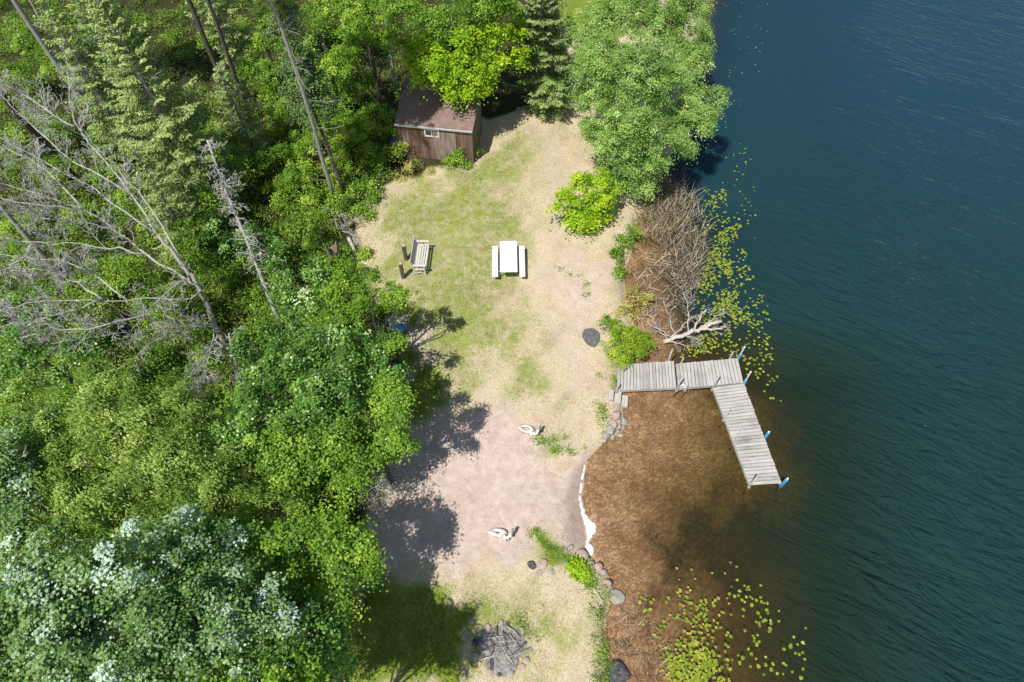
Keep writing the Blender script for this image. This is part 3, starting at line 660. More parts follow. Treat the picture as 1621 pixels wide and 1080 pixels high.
conifer('spruce_tree', 'large grey-green spruce with dead lower twigs at upper left', (335, 335), 11.5, 2.7, 1.0, 'spruce', lean=(-.3, .3), dead=.16, dens=1.25, step=.23)
conifer('spruce_tree', 'smaller yellowish spruce just below the large grey-green spruce', (315, 410), 6.5, 1.6, .8, 'spruce', dead=.25, dens=1.2)
conifer('spruce_tree', 'ragged spruce between the two corner trunks and the large spruce', (215, 250), 9, 1.9, .8, 'spruce', dead=.3, dens=1.15)
conifer('spruce_tree', 'short bushy spruce below the twin dark trunks', (405, 250), 5.5, 1.5, .5, 'spruce', dead=.2, dens=1.2)
conifer('spruce_tree', 'thin spruce at the top edge left of the twin dark trunks', (395, 160), 13, 1.5, 3.0, 'spruce', dead=.45)
conifer('spruce_tree', 'slim spruce in the top left corner behind the shrubs', (205, 130), 9, 1.6, 1.5, 'darkspruce', dead=.3)
conifer('spruce_tree', 'dark blue-green spruce right of the yellow-green maple', (868, 172), 8.5, 2.2, .5, 'darkspruce', dead=.06, dens=1.3, lean=(-.9, 0), step=.22)
leafy('broadleaf_tree', 'dark leafy tree merging with the spruce at the top edge', 'tree', 'glossy', [(848, 30, 5, .9), (888, 45, 4.4, .75), (835, 75, 4.4, .6), (900, 95, 3, .5), (870, -10, 5.4, .9)])
leafy('broadleaf_tree', 'small pale green tree in front of the dark blue-green spruce', 'tree', 'birch', [(868, 128, 2.4, .65), (885, 150, 1.6, .5), (852, 150, 1.7, .5), (890, 118, 2.3, .45), (870, 160, 1.1, .4)], trunk_r=.05)

# --- tall trunks whose crowns stand above the frame
def tall_tree(label, base, h, tr, lean, bark, cr=1.7, dead_n=0, crown_z=.72):
    g = G(*base); o0 = np.array([g[0], g[1], g[2] - .03]); root = thing('tall_tree', tuple(o0), label, 'tree', GROUP_WOOD)
    mb = MB(); tip = np.array([lean[0], lean[1], h]); tp = curved((0, 0, 0), tip, 12, .03)
    mb.tube(tp, np.linspace(tr, tr * .3, 12), 9, .5)
    if dead_n:
        for _ in range(dead_n):
            s = random.uniform(.15, .62); i = int(s * 11); a = random.uniform(0, 6.28); L = random.uniform(.5, 1.5)
            e = tp[i] + np.array([math.cos(a) * L, math.sin(a) * L, random.uniform(-.5, .1)]); q = curved(tp[i], e, 5, .15)
            mb.tube(q, np.linspace(.016, .006, 5), 3, .6, cap=False); twigs(mb, q, .01, 4, L * .35, 1, 0, 3, -.05)
    mb.build('trunk', M[bark], root, True)
    B = [(tip * (crown_z + (1 - crown_z) * k / 4) + np.array([random.uniform(-.5, .5), random.uniform(-.5, .5), 0]) * cr * .6, cr * (1 - .13 * k)) for k in range(5)]
    V, T = crown_arrays(B, 'birch'); fast_mesh('crown', V, 4, LEAF['pine'], T, root)
    return root
tall_tree('tall slender grey trunk slanting from the top edge to the lawn corner', (532, 322), 17, .105, (0, -.5), 'bark_grey', 1.5, 26)
tall_tree('thicker of the two grey trunks leaving through the top left corner', (155, 200), 16, .17, (-.2, .2), 'bark_grey', 1.8, 5, .8)
tall_tree('thinner of the two grey trunks leaving through the top left corner', (155, 192), 16, .10, (.8, 0), 'bark_grey', 1.5, 4, .8)
tall_tree('left one of twin dark trunks above the large spruce', (372, 178), 16, .15, (.2, 0), 'bark_dark', 1.7, 10, .8)
tall_tree('right one of twin dark trunks above the large spruce', (397, 190), 16, .12, (.6, 0), 'bark_dark', 1.6, 10, .8)
tall_tree('white-barked trunk standing at the back left corner of the shed', (628, 152), 12.5, .10, (.1, .4), 'bark_birch', 1.3, 0, .8)
tall_tree('dull grey trunk left of the white-barked trunk behind the shed', (600, 152), 12.5, .10, (-.2, .3), 'bark_grey', 1.3, 0, .8)
tall_tree('short-looking grey trunk beside the foot of the tall slanting trunk', (546, 308), 9, .10, (-.7, .5), 'bark_dark', 1.1, 4, .6)

# --- dead trees
def px_path(lst): return np.array([P(u, v, z) for u, v, z in lst])
def smooth_path(p, k=4):
    p = np.asarray(p, float)
    t = np.arange(len(p)); tt = np.linspace(0, len(p) - 1, (len(p) - 1) * k + 1)
    q = np.stack([np.interp(tt, t, p[:, i]) for i in range(3)], 1)
    q[1:-1] = (q[:-2] + 2 * q[1:-1] + q[2:]) / 4
    q[1:-1] += RNG.normal(size=(len(q) - 2, 3)) * .035
    return q
g = G(392, 640); o0 = np.array([g[0], g[1], g[2] - .03])
dead = thing('dead_tree', tuple(o0), 'large bare dead tree with pale grey branches spreading to the left edge', 'dead tree', 'dead trees in the wood')
mb = MB(); tp = smooth_path(np.vstack([o0, px_path([(368, 575, 2.5), (342, 511, 4), (316, 455, 5.5), (290, 420, 6.2), (250, 372, 7.0)])])); mb.tube(tp, np.linspace(.12, .05, len(tp)), 9, .5)
mb.build('trunk', M['bark_grey'], dead, True, o0)
LIMBS = [[(316, 455, 5.5), (228, 403, 6.8), (180, 362, 7.5), (130, 330, 8.3), (40, 300, 9), (-10, 285, 9.5)],
 [(250, 372, 7.0), (213, 310, 7.8), (117, 200, 9.5), (110, 160, 10), (107, 100, 10.5)],
 [(318, 462, 5.4), (301, 474, 5.6), (163, 474, 7), (60, 478, 7.8), (-10, 491, 8)],
 [(342, 511, 4.1), (301, 515, 4.8), (220, 523, 5.8), (81, 544, 7)],
 [(345, 518, 3.9), (310, 517, 4.6), (253, 535, 5.4), (187, 584, 6)],
 [(316, 455, 5.5), (293, 438, 5.9), (228, 499, 6.8), (208, 523, 7.2)],
 [(228, 403, 6.8), (150, 390, 7.5), (60, 385, 8), (-10, 375, 8.4)],
 [(180, 362, 7.5), (100, 350, 8.2), (-10, 330, 9)],
 [(117, 200, 9.5), (60, 165, 10), (0, 125, 10.5)],
 [(213, 310, 7.8), (120, 260, 8.8), (40, 190, 9.6), (0, 150, 10)],
 [(365, 572, 2.6), (340, 596, 3.2), (300, 622, 3.9), (240, 640, 4.6)],
 [(290, 420, 6.2), (240, 330, 7.4), (190, 270, 8.4), (150, 235, 9.0)],
 [(130, 330, 8.3), (80, 270, 9.2), (10, 235, 9.8)],
 [(163, 474, 7), (110, 440, 7.6), (50, 425, 8.2)],
 [(342, 511, 4), (330, 560, 4.4), (322, 600, 4.8)], [(228, 499, 6.8), (140, 520, 7.4), (30, 535, 8)], [(163, 474, 7), (90, 500, 7.6), (-5, 520, 8)], [(200, 474, 6.6), (120, 415, 7.4), (-5, 402, 8.2)],
 [(60, 385, 8), (20, 420, 8.4), (-10, 440, 8.6)], [(250, 372, 7), (150, 300, 8.4), (60, 250, 9.2), (-5, 215, 9.8)], [(130, 330, 8.3), (60, 325, 9), (-5, 312, 9.4)]]
for L in LIMBS:
    b = MB(); q = smooth_path(px_path(L)); b.tube(q, np.linspace((.046 if L[0][0] == 316 else .034) if L[0][2] > 5 else .026, .008, len(q)), 6, .6)
    twigs(b, q, .036, 24, 1.05, .85, 2, 3, .12, .18, rmin=.0075); b.build('branch', M['bark_dead'], dead, True, o0)

def snag(name, label, base, tip, r, nb, blen, bark, extra=()):
    g = G(*base); o0 = np.array([g[0], g[1], g[2] - .03]); root = thing(name, tuple(o0), label, 'dead tree', 'dead trees in the wood')
    tp = curved(o0, P(*tip), 10, .03); b = MB(); b.tube(tp, np.linspace(r, r * .3, 10), 8, .5); b.build('trunk', M[bark], root, True, o0)
    b = MB()
    for _ in range(nb):
        if nb < 20: b = MB()
        s = random.uniform(.3, 1); i = min(int(s * 9), 8); st = tp[i] + (tp[i + 1] - tp[i]) * random.random(); a = random.uniform(0, 6.28); L = blen * random.uniform(.3, 1.2)
        q = curved(st, st + np.array([math.cos(a) * L, math.sin(a) * L, random.uniform(-.35, .25) * L]), 5, .25)
        b.tube(q, np.linspace(.02, .006, 5), 4, .6, cap=False); twigs(b, q, .018, 6, L * .55, 1.1, 1, 3, 0, rmin=.009)
        if nb < 20: b.build('branch', M['bark_dead'], root, True, o0)
    if nb >= 20: b.build('dead_twigs', M['bark_dead'], root, True, o0); return root
snag('snag', 'bristly pale grey dead spruce leaning up left of the stump', (444, 515), (328, 222, 8.3), .105, 95, .55, 'bark_dead')
snag('leaning_trunk', 'thick dark trunk leaning out through the left edge', (118, 285), (-40, 95, 9), .24, 6, .8, 'bark_dark')
snag('leaning_trunk', 'dark trunk rising behind the bare branches at the left edge', (110, 460), (-40, 270, 7), .16, 5, .8, 'bark_grey')
snag('snag', 'short dead trunk standing in the aspens by the bare tree', (388, 640), (362, 528, 4.5), .08, 14, .5, 'bark_dead')

def brush(name, label, base, tips, n, L, mat='bark_dead', cat='dead brush', up=.1):
    g = G(*base); o0 = np.array([g[0], g[1], g[2]]); root = thing(name, tuple(o0), label, cat)
    b = MB()
    for k in range(n):
        t = tips[k % len(tips)]; e = P(*t) + RNG.normal(size=3) * .28
        st = o0 + RNG.normal(size=3) * np.array([.12, .12, .03]); q = curved(st, e, 7, .25, .1)
        b.tube(q, np.linspace(.022, .006, 7), 4, random.uniform(.3, .8), cap=False); twigs(b, q, .02, 8, L, .9, 1, 3, up, rmin=.008)
    b.build('branches', M[mat], root, True, o0); return root
brush('dead_brush', 'bare grey tangle of dead twigs poking over the shaded beach edge', (575, 775), [(620, 745, 1.3), (650, 760, 1.1), (655, 745, 1.0), (615, 780, 1.2), (640, 775, 1.0), (600, 750, 1.6), (585, 800, 1.0), (605, 810, .8)], 26, .6)
brush('dead_brush', 'dead twigs beside the foot of the tall slanting trunk', (545, 365), [(530, 345, 1.2), (555, 350, 1.1), (540, 340, 1.3), (565, 370, .9)], 12, .4)
brush('dead_brush', 'thin bare twigs at the left edge beside the pale poplar', (25, 850), [(10, 770, 8), (30, 790, 7.5), (15, 740, 8.2)], 6, .5)

# stump and scrap beside it
def stump():
    g = G(532, 415); o0 = np.array([g[0], g[1], g[2] - .05]); root = thing('tree_stump', tuple(o0), 'split reddish brown tree stump at the wood edge, left of the bench', 'stump')
    n, m = 18, 7; V = []
    for j in range(m):
        t = j / (m - 1)
        for i in range(n):
            a = 6.283 * i / n; r = (.24 + .16 * (1 - t) ** 3) * (1 + .13 * math.sin(3 * a + 1) + .07 * math.sin(7 * a)); z = t * (1.0 + .28 * math.sin(2 * a + .6) + .15 * math.sin(5 * a)) if j > 0 else 0
            V.append((r * math.cos(a), r * math.sin(a), z))
    f = [(j * n + i, j * n + (i + 1) % n, (j + 1) * n + (i + 1) % n, (j + 1) * n + i) for j in range(m - 1) for i in range(n)]
    V.append((0, 0, .62)); c = len(V) - 1; f += [((m - 1) * n + i, (m - 1) * n + (i + 1) % n, c) for i in range(n)]
    b = MB(); b.add(V, f); b.build('stump_wood', M['stump'], root)
stump()
def log(name, label, a, b_, r0, r1, mat, cat='log', zoff=.0):
    A, B = G(*a), G(*b_); A[2] += r0 * .8 + zoff; B[2] += r1 * .8 + zoff; q = curved(A, B, 8, .06); mb = MB(); mb.tube(q - A, np.linspace(r0, r1, 8) * (1 + .08 * RNG.normal(size=8)), 9)
    o = mb.build(name, M[mat], None, True); o.location = A; return tag(o, label, cat)
log('old_log', 'weathered grey log lying at the wood edge right of the stump', (552, 378), (566, 412), .09, .06, 'bark_dead')
log('driftwood_pole', 'short whitish weathered pole on the bank near the largest shore boulder', (938, 930), (953, 952), .05, .045, 'drift', 'driftwood')

# --- right-hand side of the clearing
GS = 'trees and bushes along the shore'
leafy('birch_tree', 'front birch by the lake, big light green crown over the lawn side', 'tree', 'birch', [(985, 215, 3.8, 1.3), (955, 150, 5, 1.2), (1010, 160, 5.8, 1.4), (1040, 215, 4.6, 1.2), (965, 90, 6.6, 1.25), (1025, 105, 7.2, 1.35), (1000, 255, 2.8, .85), (942, 205, 3.6, .8), (935, 110, 5, .9), (928, 70, 4.4, .8), (932, 150, 3.6, .8), (1000, 290, 1.6, .7), (1030, 285, 1.8, .6), (965, 260, 1.8, .6), (1045, 260, 3.2, .6)], base=(988, 285), bark='bark_birch', group=GS)
leafy('birch_tree', 'back birch by the lake at the top edge', 'tree', 'birch', [(980, 25, 6.5, 1.35), (1040, 40, 6.5, 1.4), (1085, 60, 5.8, 1.3), (945, 35, 5, 1.1), (1060, -20, 7, 1.4), (1000, -30, 7.4, 1.4), (1090, 15, 6, 1.1)], base=(1015, 215), bark='bark_birch', group=GS)
leafy('birch_tree', 'right birch with one leafy arm over the water', 'tree', 'birch', [(1080, 130, 5, 1.2), (1110, 165, 4.6, .85), (1138, 152, 4.6, .6), (1075, 190, 4.2, 1.0), (1110, 200, 4, .6), (1085, 232, 3.2, .55), (1100, 95, 5.4, .9)], base=(1045, 265), bark='bark_birch', group=GS)
leafy('shrub', 'yellow-green round bush on the lawn edge below the birches', 'shrub', 'maple', [(922, 288, 2.5, .70), (900, 318, 2.0, .60), (948, 318, 2.0, .6), (925, 335, 1.6, .65), (948, 282, 2.5, .55), (968, 300, 1.9, .5), (905, 348, 1.3, .4), (930, 355, 1.1, .35), (955, 338, 1.3, .45)], group=GS, trunk_r=.05, stem='stem')
leafy('shrub', 'small bright plant between the yellow bush and the dry reeds', 'shrub', 'shrub', [(1000, 368, .7, .36), (985, 385, .7, .36), (978, 405, .6, .34), (982, 428, .55, .22)], group=GS, trunk_r=.02, stem='stem')
leafy('shrub', 'dense bright green bush at the shore end of the dock', 'shrub', 'cedar', [(975, 524, 1.5, .50), (1000, 538, 1.4, .52), (985, 558, 1.2, .5), (1022, 538, 1.0, .40), (962, 510, 1.4, .30), (1008, 558, 1.0, .38), (970, 548, 1.3, .42), (992, 572, .9, .3)], group=GS, trunk_r=.03, stem='stem')
leafy('shrub', 'sparse yellowish shrub above the dock bush', 'shrub', 'sparse', [(1010, 482, .9, .55), (990, 492, .8, .42), (1026, 468, .8, .36), (1000, 462, .7, .32)], group=GS, trunk_r=.025, stem='stem')
leafy('shrub', 'bush growing against the front right corner of the shed', 'shrub', 'shrub', [(742, 212, 1.5, .33), (750, 228, 1.1, .33), (726, 238, 1.1, .5), (716, 260, .6, .40), (736, 257, .6, .40), (706, 243, .7, .26)], base=(735, 268), trunk_r=.03, stem='stem')
leafy('shrub', 'dry brownish-green shrub in front of the shed door', 'shrub', 'sparse', [(648, 232, 1.2, .42), (650, 258, .9, .5), (675, 270, .6, .36), (640, 280, .6, .4)], trunk_r=.03, stem='stem')
leafy('shrub', 'tiny lime yellow plant on the bank between the stones', 'plant', 'maple', [(917, 902, .5, .15), (923, 907, .48, .12), (913, 897, .5, .11)], trunk_r=.012, limbs=False, stem='stem')

# ------------------------------------------------------------------ shed
def shed():
    fl, fr = P(637, 247.5, GZ), P(750, 258.5, GZ); ex = unit(fr - fl); w = np.linalg.norm(fr - fl); ey = np.array([-ex[1], ex[0], 0]); dpt = 2.6
    ang = math.atan2(ex[1], ex[0]); root = thing('shed', tuple(fl), 'small reddish brown wooden shed with a shingled roof under the maple', 'shed', rz=ang)
    h0, h1, t = SHED_H0, SHED_H1, .09
    # walls: front and back, then gables butted between
    b = MB(); b.box((w / 2, t / 2, h0 / 2), (w, t, h0)); b.build('front_wall', M['siding'], root)
    b = MB(); b.box((w / 2, dpt - t / 2, h1 / 2), (w, t, h1)); b.build('back_wall', M['siding'], root)
    for x in (0, w - t):
        b = MB(); q = [(t, 0), (dpt - t, 0), (dpt - t, h0 + (h1 - h0) * (dpt - t) / dpt - .01), (t, h0 + (h1 - h0) * t / dpt - .01)]
        v = [(x, y, z) for y, z in q] + [(x + t, y, z) for y, z in q]
        b.add(v, [(3, 2, 1, 0), (4, 5, 6, 7)] + [(i, (i + 1) % 4, 4 + (i + 1) % 4, 4 + i) for i in range(4)]); b.build('gable_wall', M['gable'], root)
    # roof slab
    sl = math.atan2(h1 - h0, dpt); ov = .12; L = (dpt + 2 * ov) / math.cos(sl)
    r = MB(); r.box((0, 0, 0), (w + .12, L, .07)); ro = r.build('roof', M['shingle'], root)
    ro.location = (w / 2 - .02, dpt / 2, (h0 + h1) / 2 + .045); ro.rotation_euler = (sl, 0, 0)
    f = MB(); f.box((0, -L / 2 - .014, -.012), (w + .12, .024, .11)); f.build('fascia', M['white_trim'], ro)
    for s in (-1, 1):
        f = MB(); f.box((s * (w / 2 + .06 + .013), 0, -.012), (.024, L, .10)); f.build('barge_board', M['gable'], ro)
    # window
    wx = w * .46; wz = h0 - .36
    fm = MB()
    for c, d in (((0, 0, .195), (.74, .05, .07)), ((0, 0, -.195), (.74, .05, .07)), ((-.335, 0, 0), (.07, .05, .32)), ((.335, 0, 0), (.07, .05, .32)), ((0, 0, 0), (.03, .04, .32))): fm.box(c, d)
    fo = fm.build('window_frame', M['white_trim'], root); fo.location = (wx, -.028, wz)
    g = MB(); g.box((0, .012, 0), (.60, .012, .32)); g.build('pane', M['glass'], fo)
    c = MB(); c.box((.15, .003, -.05), (.2, .006, .18)); c.build('blind', M['tarp'], fo)
    # plywood door panel with battens
    d = MB(); d.box((0, 0, 0), (1.1, .03, h0 * .86)); do = d.build('door', M['plywood'], root); do.location = (w * .63, -.018, h0 * .43 + .05)
    k = MB()
    for x in (-.52, .0, .52): k.box((x, -.025, 0), (.06, .02, h0 * .84), tint=.4)
    k.build('batten', M['plywood'], do)
    k = MB(); k.tube([(.35, -.03, -.1), (.35, -.08, -.1), (.35, -.08, .08), (.35, -.03, .08)], .012, 6); k.build('handle', M['grey_metal'], do)
    k = MB(); k.box((0, 0, 0), (.1, .03, h0 - .02)); c1 = k.build('corner_board', M['gable'], root); c1.location = (.05, -.018, h0 / 2)
    c2 = c1.copy(); COL.objects.link(c2); c2.parent = root; c2.location = (w - .05, -.018, h0 / 2)
SHED_H0, SHED_H1 = 2.05, 2.55
shed()
def barrel():
    g = G(628, 243); root = thing('metal_drum', tuple(g), 'pale blue-grey drum at the left end of the shed front', 'drum')
    b = MB(); z = np.linspace(0, .85, 9); rr = np.array([.27, .28, .27, .29, .27, .29, .27, .28, .27]); b.tube(np.c_[z * 0, z * 0, z], rr, 18); b.build('drum_body', M['slate_blue'], root, True)
    b = MB(); b.tube([(0, 0, .852), (0, 0, .87)], [.265, .25], 18); b.build('lid', M['slate_blue'], root)
barrel()

# ------------------------------------------------------------------ picnic table, bench, posts
def picnic_table():
    a, b_ = P(805.3, 430, GZ + .74), P(804.7, 381, GZ + .74); c = (a + b_) / 2; L = np.linalg.norm(b_ - a); ang = math.atan2((b_ - a)[1], (b_ - a)[0]) - math.pi / 2
    W = 27.6 / CAM_F * ((c - np.array([0, 0, CAM_H])) @ _F)
    root = thing('picnic_table', (c[0], c[1], gz(c[0], c[1])), 'white plastic picnic table with a bench on each side', 'picnic table', rz=ang)
    t = MB(); t.box((0, 0, .72), (W, L, .045)); o = t.build('tabletop', M['white_plastic'], root); bevel(o, .05, 4)
    g = MB(); g.box((-.02, -L * .27, .7432), (.14, .012, .002)); g.build('umbrella_slot', M['grey_metal'], o)
    for s in (-1, 1):
        t = MB(); t.box((s * .60, -.03, .43), (.26, L * 1.0, .04)); o = t.build('seat', M['white_plastic'], root); bevel(o, .035, 3)
    for y in (-L * .33, L * .33):
        f = MB(); rr = .02
        f.tube([(-.64, y, .40), (.64, y, .40)], rr, 8)
        for s in (-1, 1):
            f.tube([(s * .14, y, .695), (s * .50, y - .05, .01)], rr, 8); f.tube([(s * .60, y, .405), (s * .60, y + .03, .01)], rr, 8)
        f.build('leg_frame', M['grey_metal'], root)
    f = MB(); f.tube([(0, -L * .33, .42), (0, 0, .69)], .016, 6); f.tube([(0, L * .33, .42), (0, 0, .69)], .016, 6); f.build('brace', M['grey_metal'], root)
picnic_table()

def park_bench():
    a, b_ = P(665.0, 426, GZ + .42), P(670.5, 389, GZ + .42); c = (a + b_) / 2; L = np.linalg.norm(b_ - a); d = b_ - a; ang = math.atan2(d[1], d[0]) - math.pi / 2
    root = thing('park_bench', (c[0], c[1], gz(c[0], c[1])), 'weathered whitish slatted wooden bench facing the lake beside the two posts', 'bench', rz=ang)
    s = MB()
    for x in np.linspace(-.20, .22, 5): s.box((x, 0, .43), (.075, L, .028), tint=random.uniform(.3, .7))
    s.build('seat', M['bench_wood'], root)
    s = MB(); tl = roty(-.24)
    for k in range(5):
        z = .50 + .085 * k; s.box((-.27 - (z - .45) * .27, 0, z), (.025, L, .07), tl, random.uniform(.0, .3))  # slats tinted darker: the shade on the backrest put into the colour
    s.build('backrest', M['bench_wood'], root)
    for y in (-L / 2 - .035, L / 2 + .035):
        f = MB(); w = .055
        f.box((.20, y, .31), (.06, w, .62)); f.box((-.03, y, .635), (.58, .09, .035))
        f.box((-.02, y, .38), (.40, w - .006, .06))
        f.tube([(-.36, y, .02), (-.24, y, .40), (-.40, y, .95)], .032, 6); f.tube([(.26, y - .01, .03), (.02, y - .012, .22), (-.36, y - .01, .05)], .022, 6)
        o = f.build('end_frame', M['bench_wood'], root)
park_bench()
def post(base, h, label):
    g = G(*base); root = thing('wooden_post', tuple(g), label, 'post', 'wooden posts beside the bench')
    b = MB(); b.box((0, 0, h / 2 - .04), (.15, .15, h + .08)); o = b.build('post_shaft', M['post_wood'], root); bevel(o, .012)
    b = MB(); b.box((0, 0, h + .006), (.135, .135, .012)); b.build('post_top', M['post_top'], root)
post((643, 411), .96, 'dark square post behind the upper end of the bench')
post((638.5, 440), 1.0, 'dark square post behind the lower end of the bench')

def plastic_chair():
    g = G(634, 528); root = thing('garden_chair', tuple(g), 'blue plastic garden chair half hidden under leaves at the wood edge', 'chair', rz=R(-28))
    s = MB(); s.box((0, 0, .42), (.46, .46, .03)); o = s.build('seat', M['chair_blue'], root); bevel(o, .03, 3)
    s = MB()
    for k in range(5): s.box((-.29, -.17 + .085 * k, .66), (.02, .055, .44), roty(-.22))
    s.box((-.345, 0, .885), (.03, .46, .06), roty(-.22)); s.build('backrest', M['chair_blue'], root)
    for sx in (-1, 1):
        for sy in (-1, 1):
            l = MB(); l.tube([(sx * .19, sy * .19, .41), (sx * .27, sy * .25, 0)], [.026, .02], 6); l.build('leg', M['chair_blue'], root)
    for sy in (-1, 1):
        l = MB(); l.tube([(.2, sy * .22, .42), (.19, sy * .26, .64), (-.30, sy * .26, .66)], .024, 6); l.build('armrest', M['chair_blue'], root)
plastic_chair()

def ornament(u, v, label, rz, weeds):
    g = G(u, v); root = thing('garden_ornament', tuple(g), label, 'garden ornament', rz=rz)
    root.scale = (.88, .88, .88); a = np.linspace(0, 6.283, 25)[:-1]; n = 24
    # low white open trough ring
    V, f = [], []
    for i in range(n):
        rx, ry = (.30, .16) if weeds else (.33, .15)
        for (k, z) in ((1.22, 0), (1.15, .15), (.66 if weeds else .34, .18), (.52 if weeds else .2, .03)): V.append((rx * k * math.cos(a[i]) - .22, ry * k * math.sin(a[i]) + .02, z + .03 * math.sin(2 * a[i])))
    for i in range(n):
        for j in range(4): f.append((i * 4 + j, ((i + 1) % n) * 4 + j, ((i + 1) % n) * 4 + (j + 1) % 4, i * 4 + (j + 1) % 4))
    b = MB(); b.add(V, f); b.build('trough', M['weathered_white'], root, True)
    b = MB(); q = smooth_path([(.02, -.06, .10), (.16, -.20, .16), (.30, -.18, .30), (.36, -.06, .42)], 4); b.tube(q, np.linspace(.075, .055, len(q)), 8); b.build('curved_arm', M['weathered_white'], root, True)
    b = MB(); V = [(.40 + .03 * math.cos(t) * k2, .11 * math.cos(t), .50 + .20 * math.sin(t)) for k2 in (1, -1) for t in a]
    V = [(x + (.02 if i < n else -.02), y, z) for i, (x, y, z) in enumerate(V)]
    b.add(V, [tuple(range(n)), tuple(range(2 * n - 1, n - 1, -1))] + [(i, (i + 1) % n, n + (i + 1) % n, n + i) for i in range(n)]); b.build('paddle', M['slate_blue'], root)
    b = MB(); b.tube([(.39, 0, 0), (.39, 0, .34)], .025, 6); b.build('stake', M['slate_blue'], root)
    if False:
        m = 90; pc = RNG.normal(size=(m, 3)) * np.array([.10, .09, .06]) + np.array([.14, .02, .12]); V = leaf_quads(pc, np.array([0, 0, 1.]) + RNG.normal(size=(m, 3)) * .5, RNG.uniform(.05, .12, m), .5)
        fast_mesh('weed_tuft', V, 4, LEAF['shrub'], np.repeat(RNG.uniform(.2, .6, m), 4), root)
ornament(840, 683, 'white ring-shaped garden ornament with green weeds and a blue-grey paddle, the upper one', R(-14), True)
ornament(796, 846, 'white curved garden ornament with blue-grey paddle on bare sand, the lower one', R(-6), False)

def slab():
    g = G(936, 534); root = thing('stone_slab', tuple(g), 'flat round dark grey slab in the grass left of the dock bush', 'slab', rz=.2)
    n = 26; V = []
    for j, (r, z) in enumerate(((1.02, -.02), (1, .05), (.94, .075), (.5, .095))):
        for i in range(n):
            a = 6.283 * i / n; k = 1 + .06 * math.sin(3 * a + .5) + .03 * math.sin(7 * a); V.append((.36 * r * k * math.cos(a), .46 * r * k * math.sin(a), z))
    f = [(j * n + i, j * n + (i + 1) % n, (j + 1) * n + (i + 1) % n, (j + 1) * n + i) for j in range(3) for i in range(n)] + [tuple(range(3 * n, 4 * n))]
    b = MB(); b.add(V, f); b.build('slab_body', M['slab'], root)
slab()

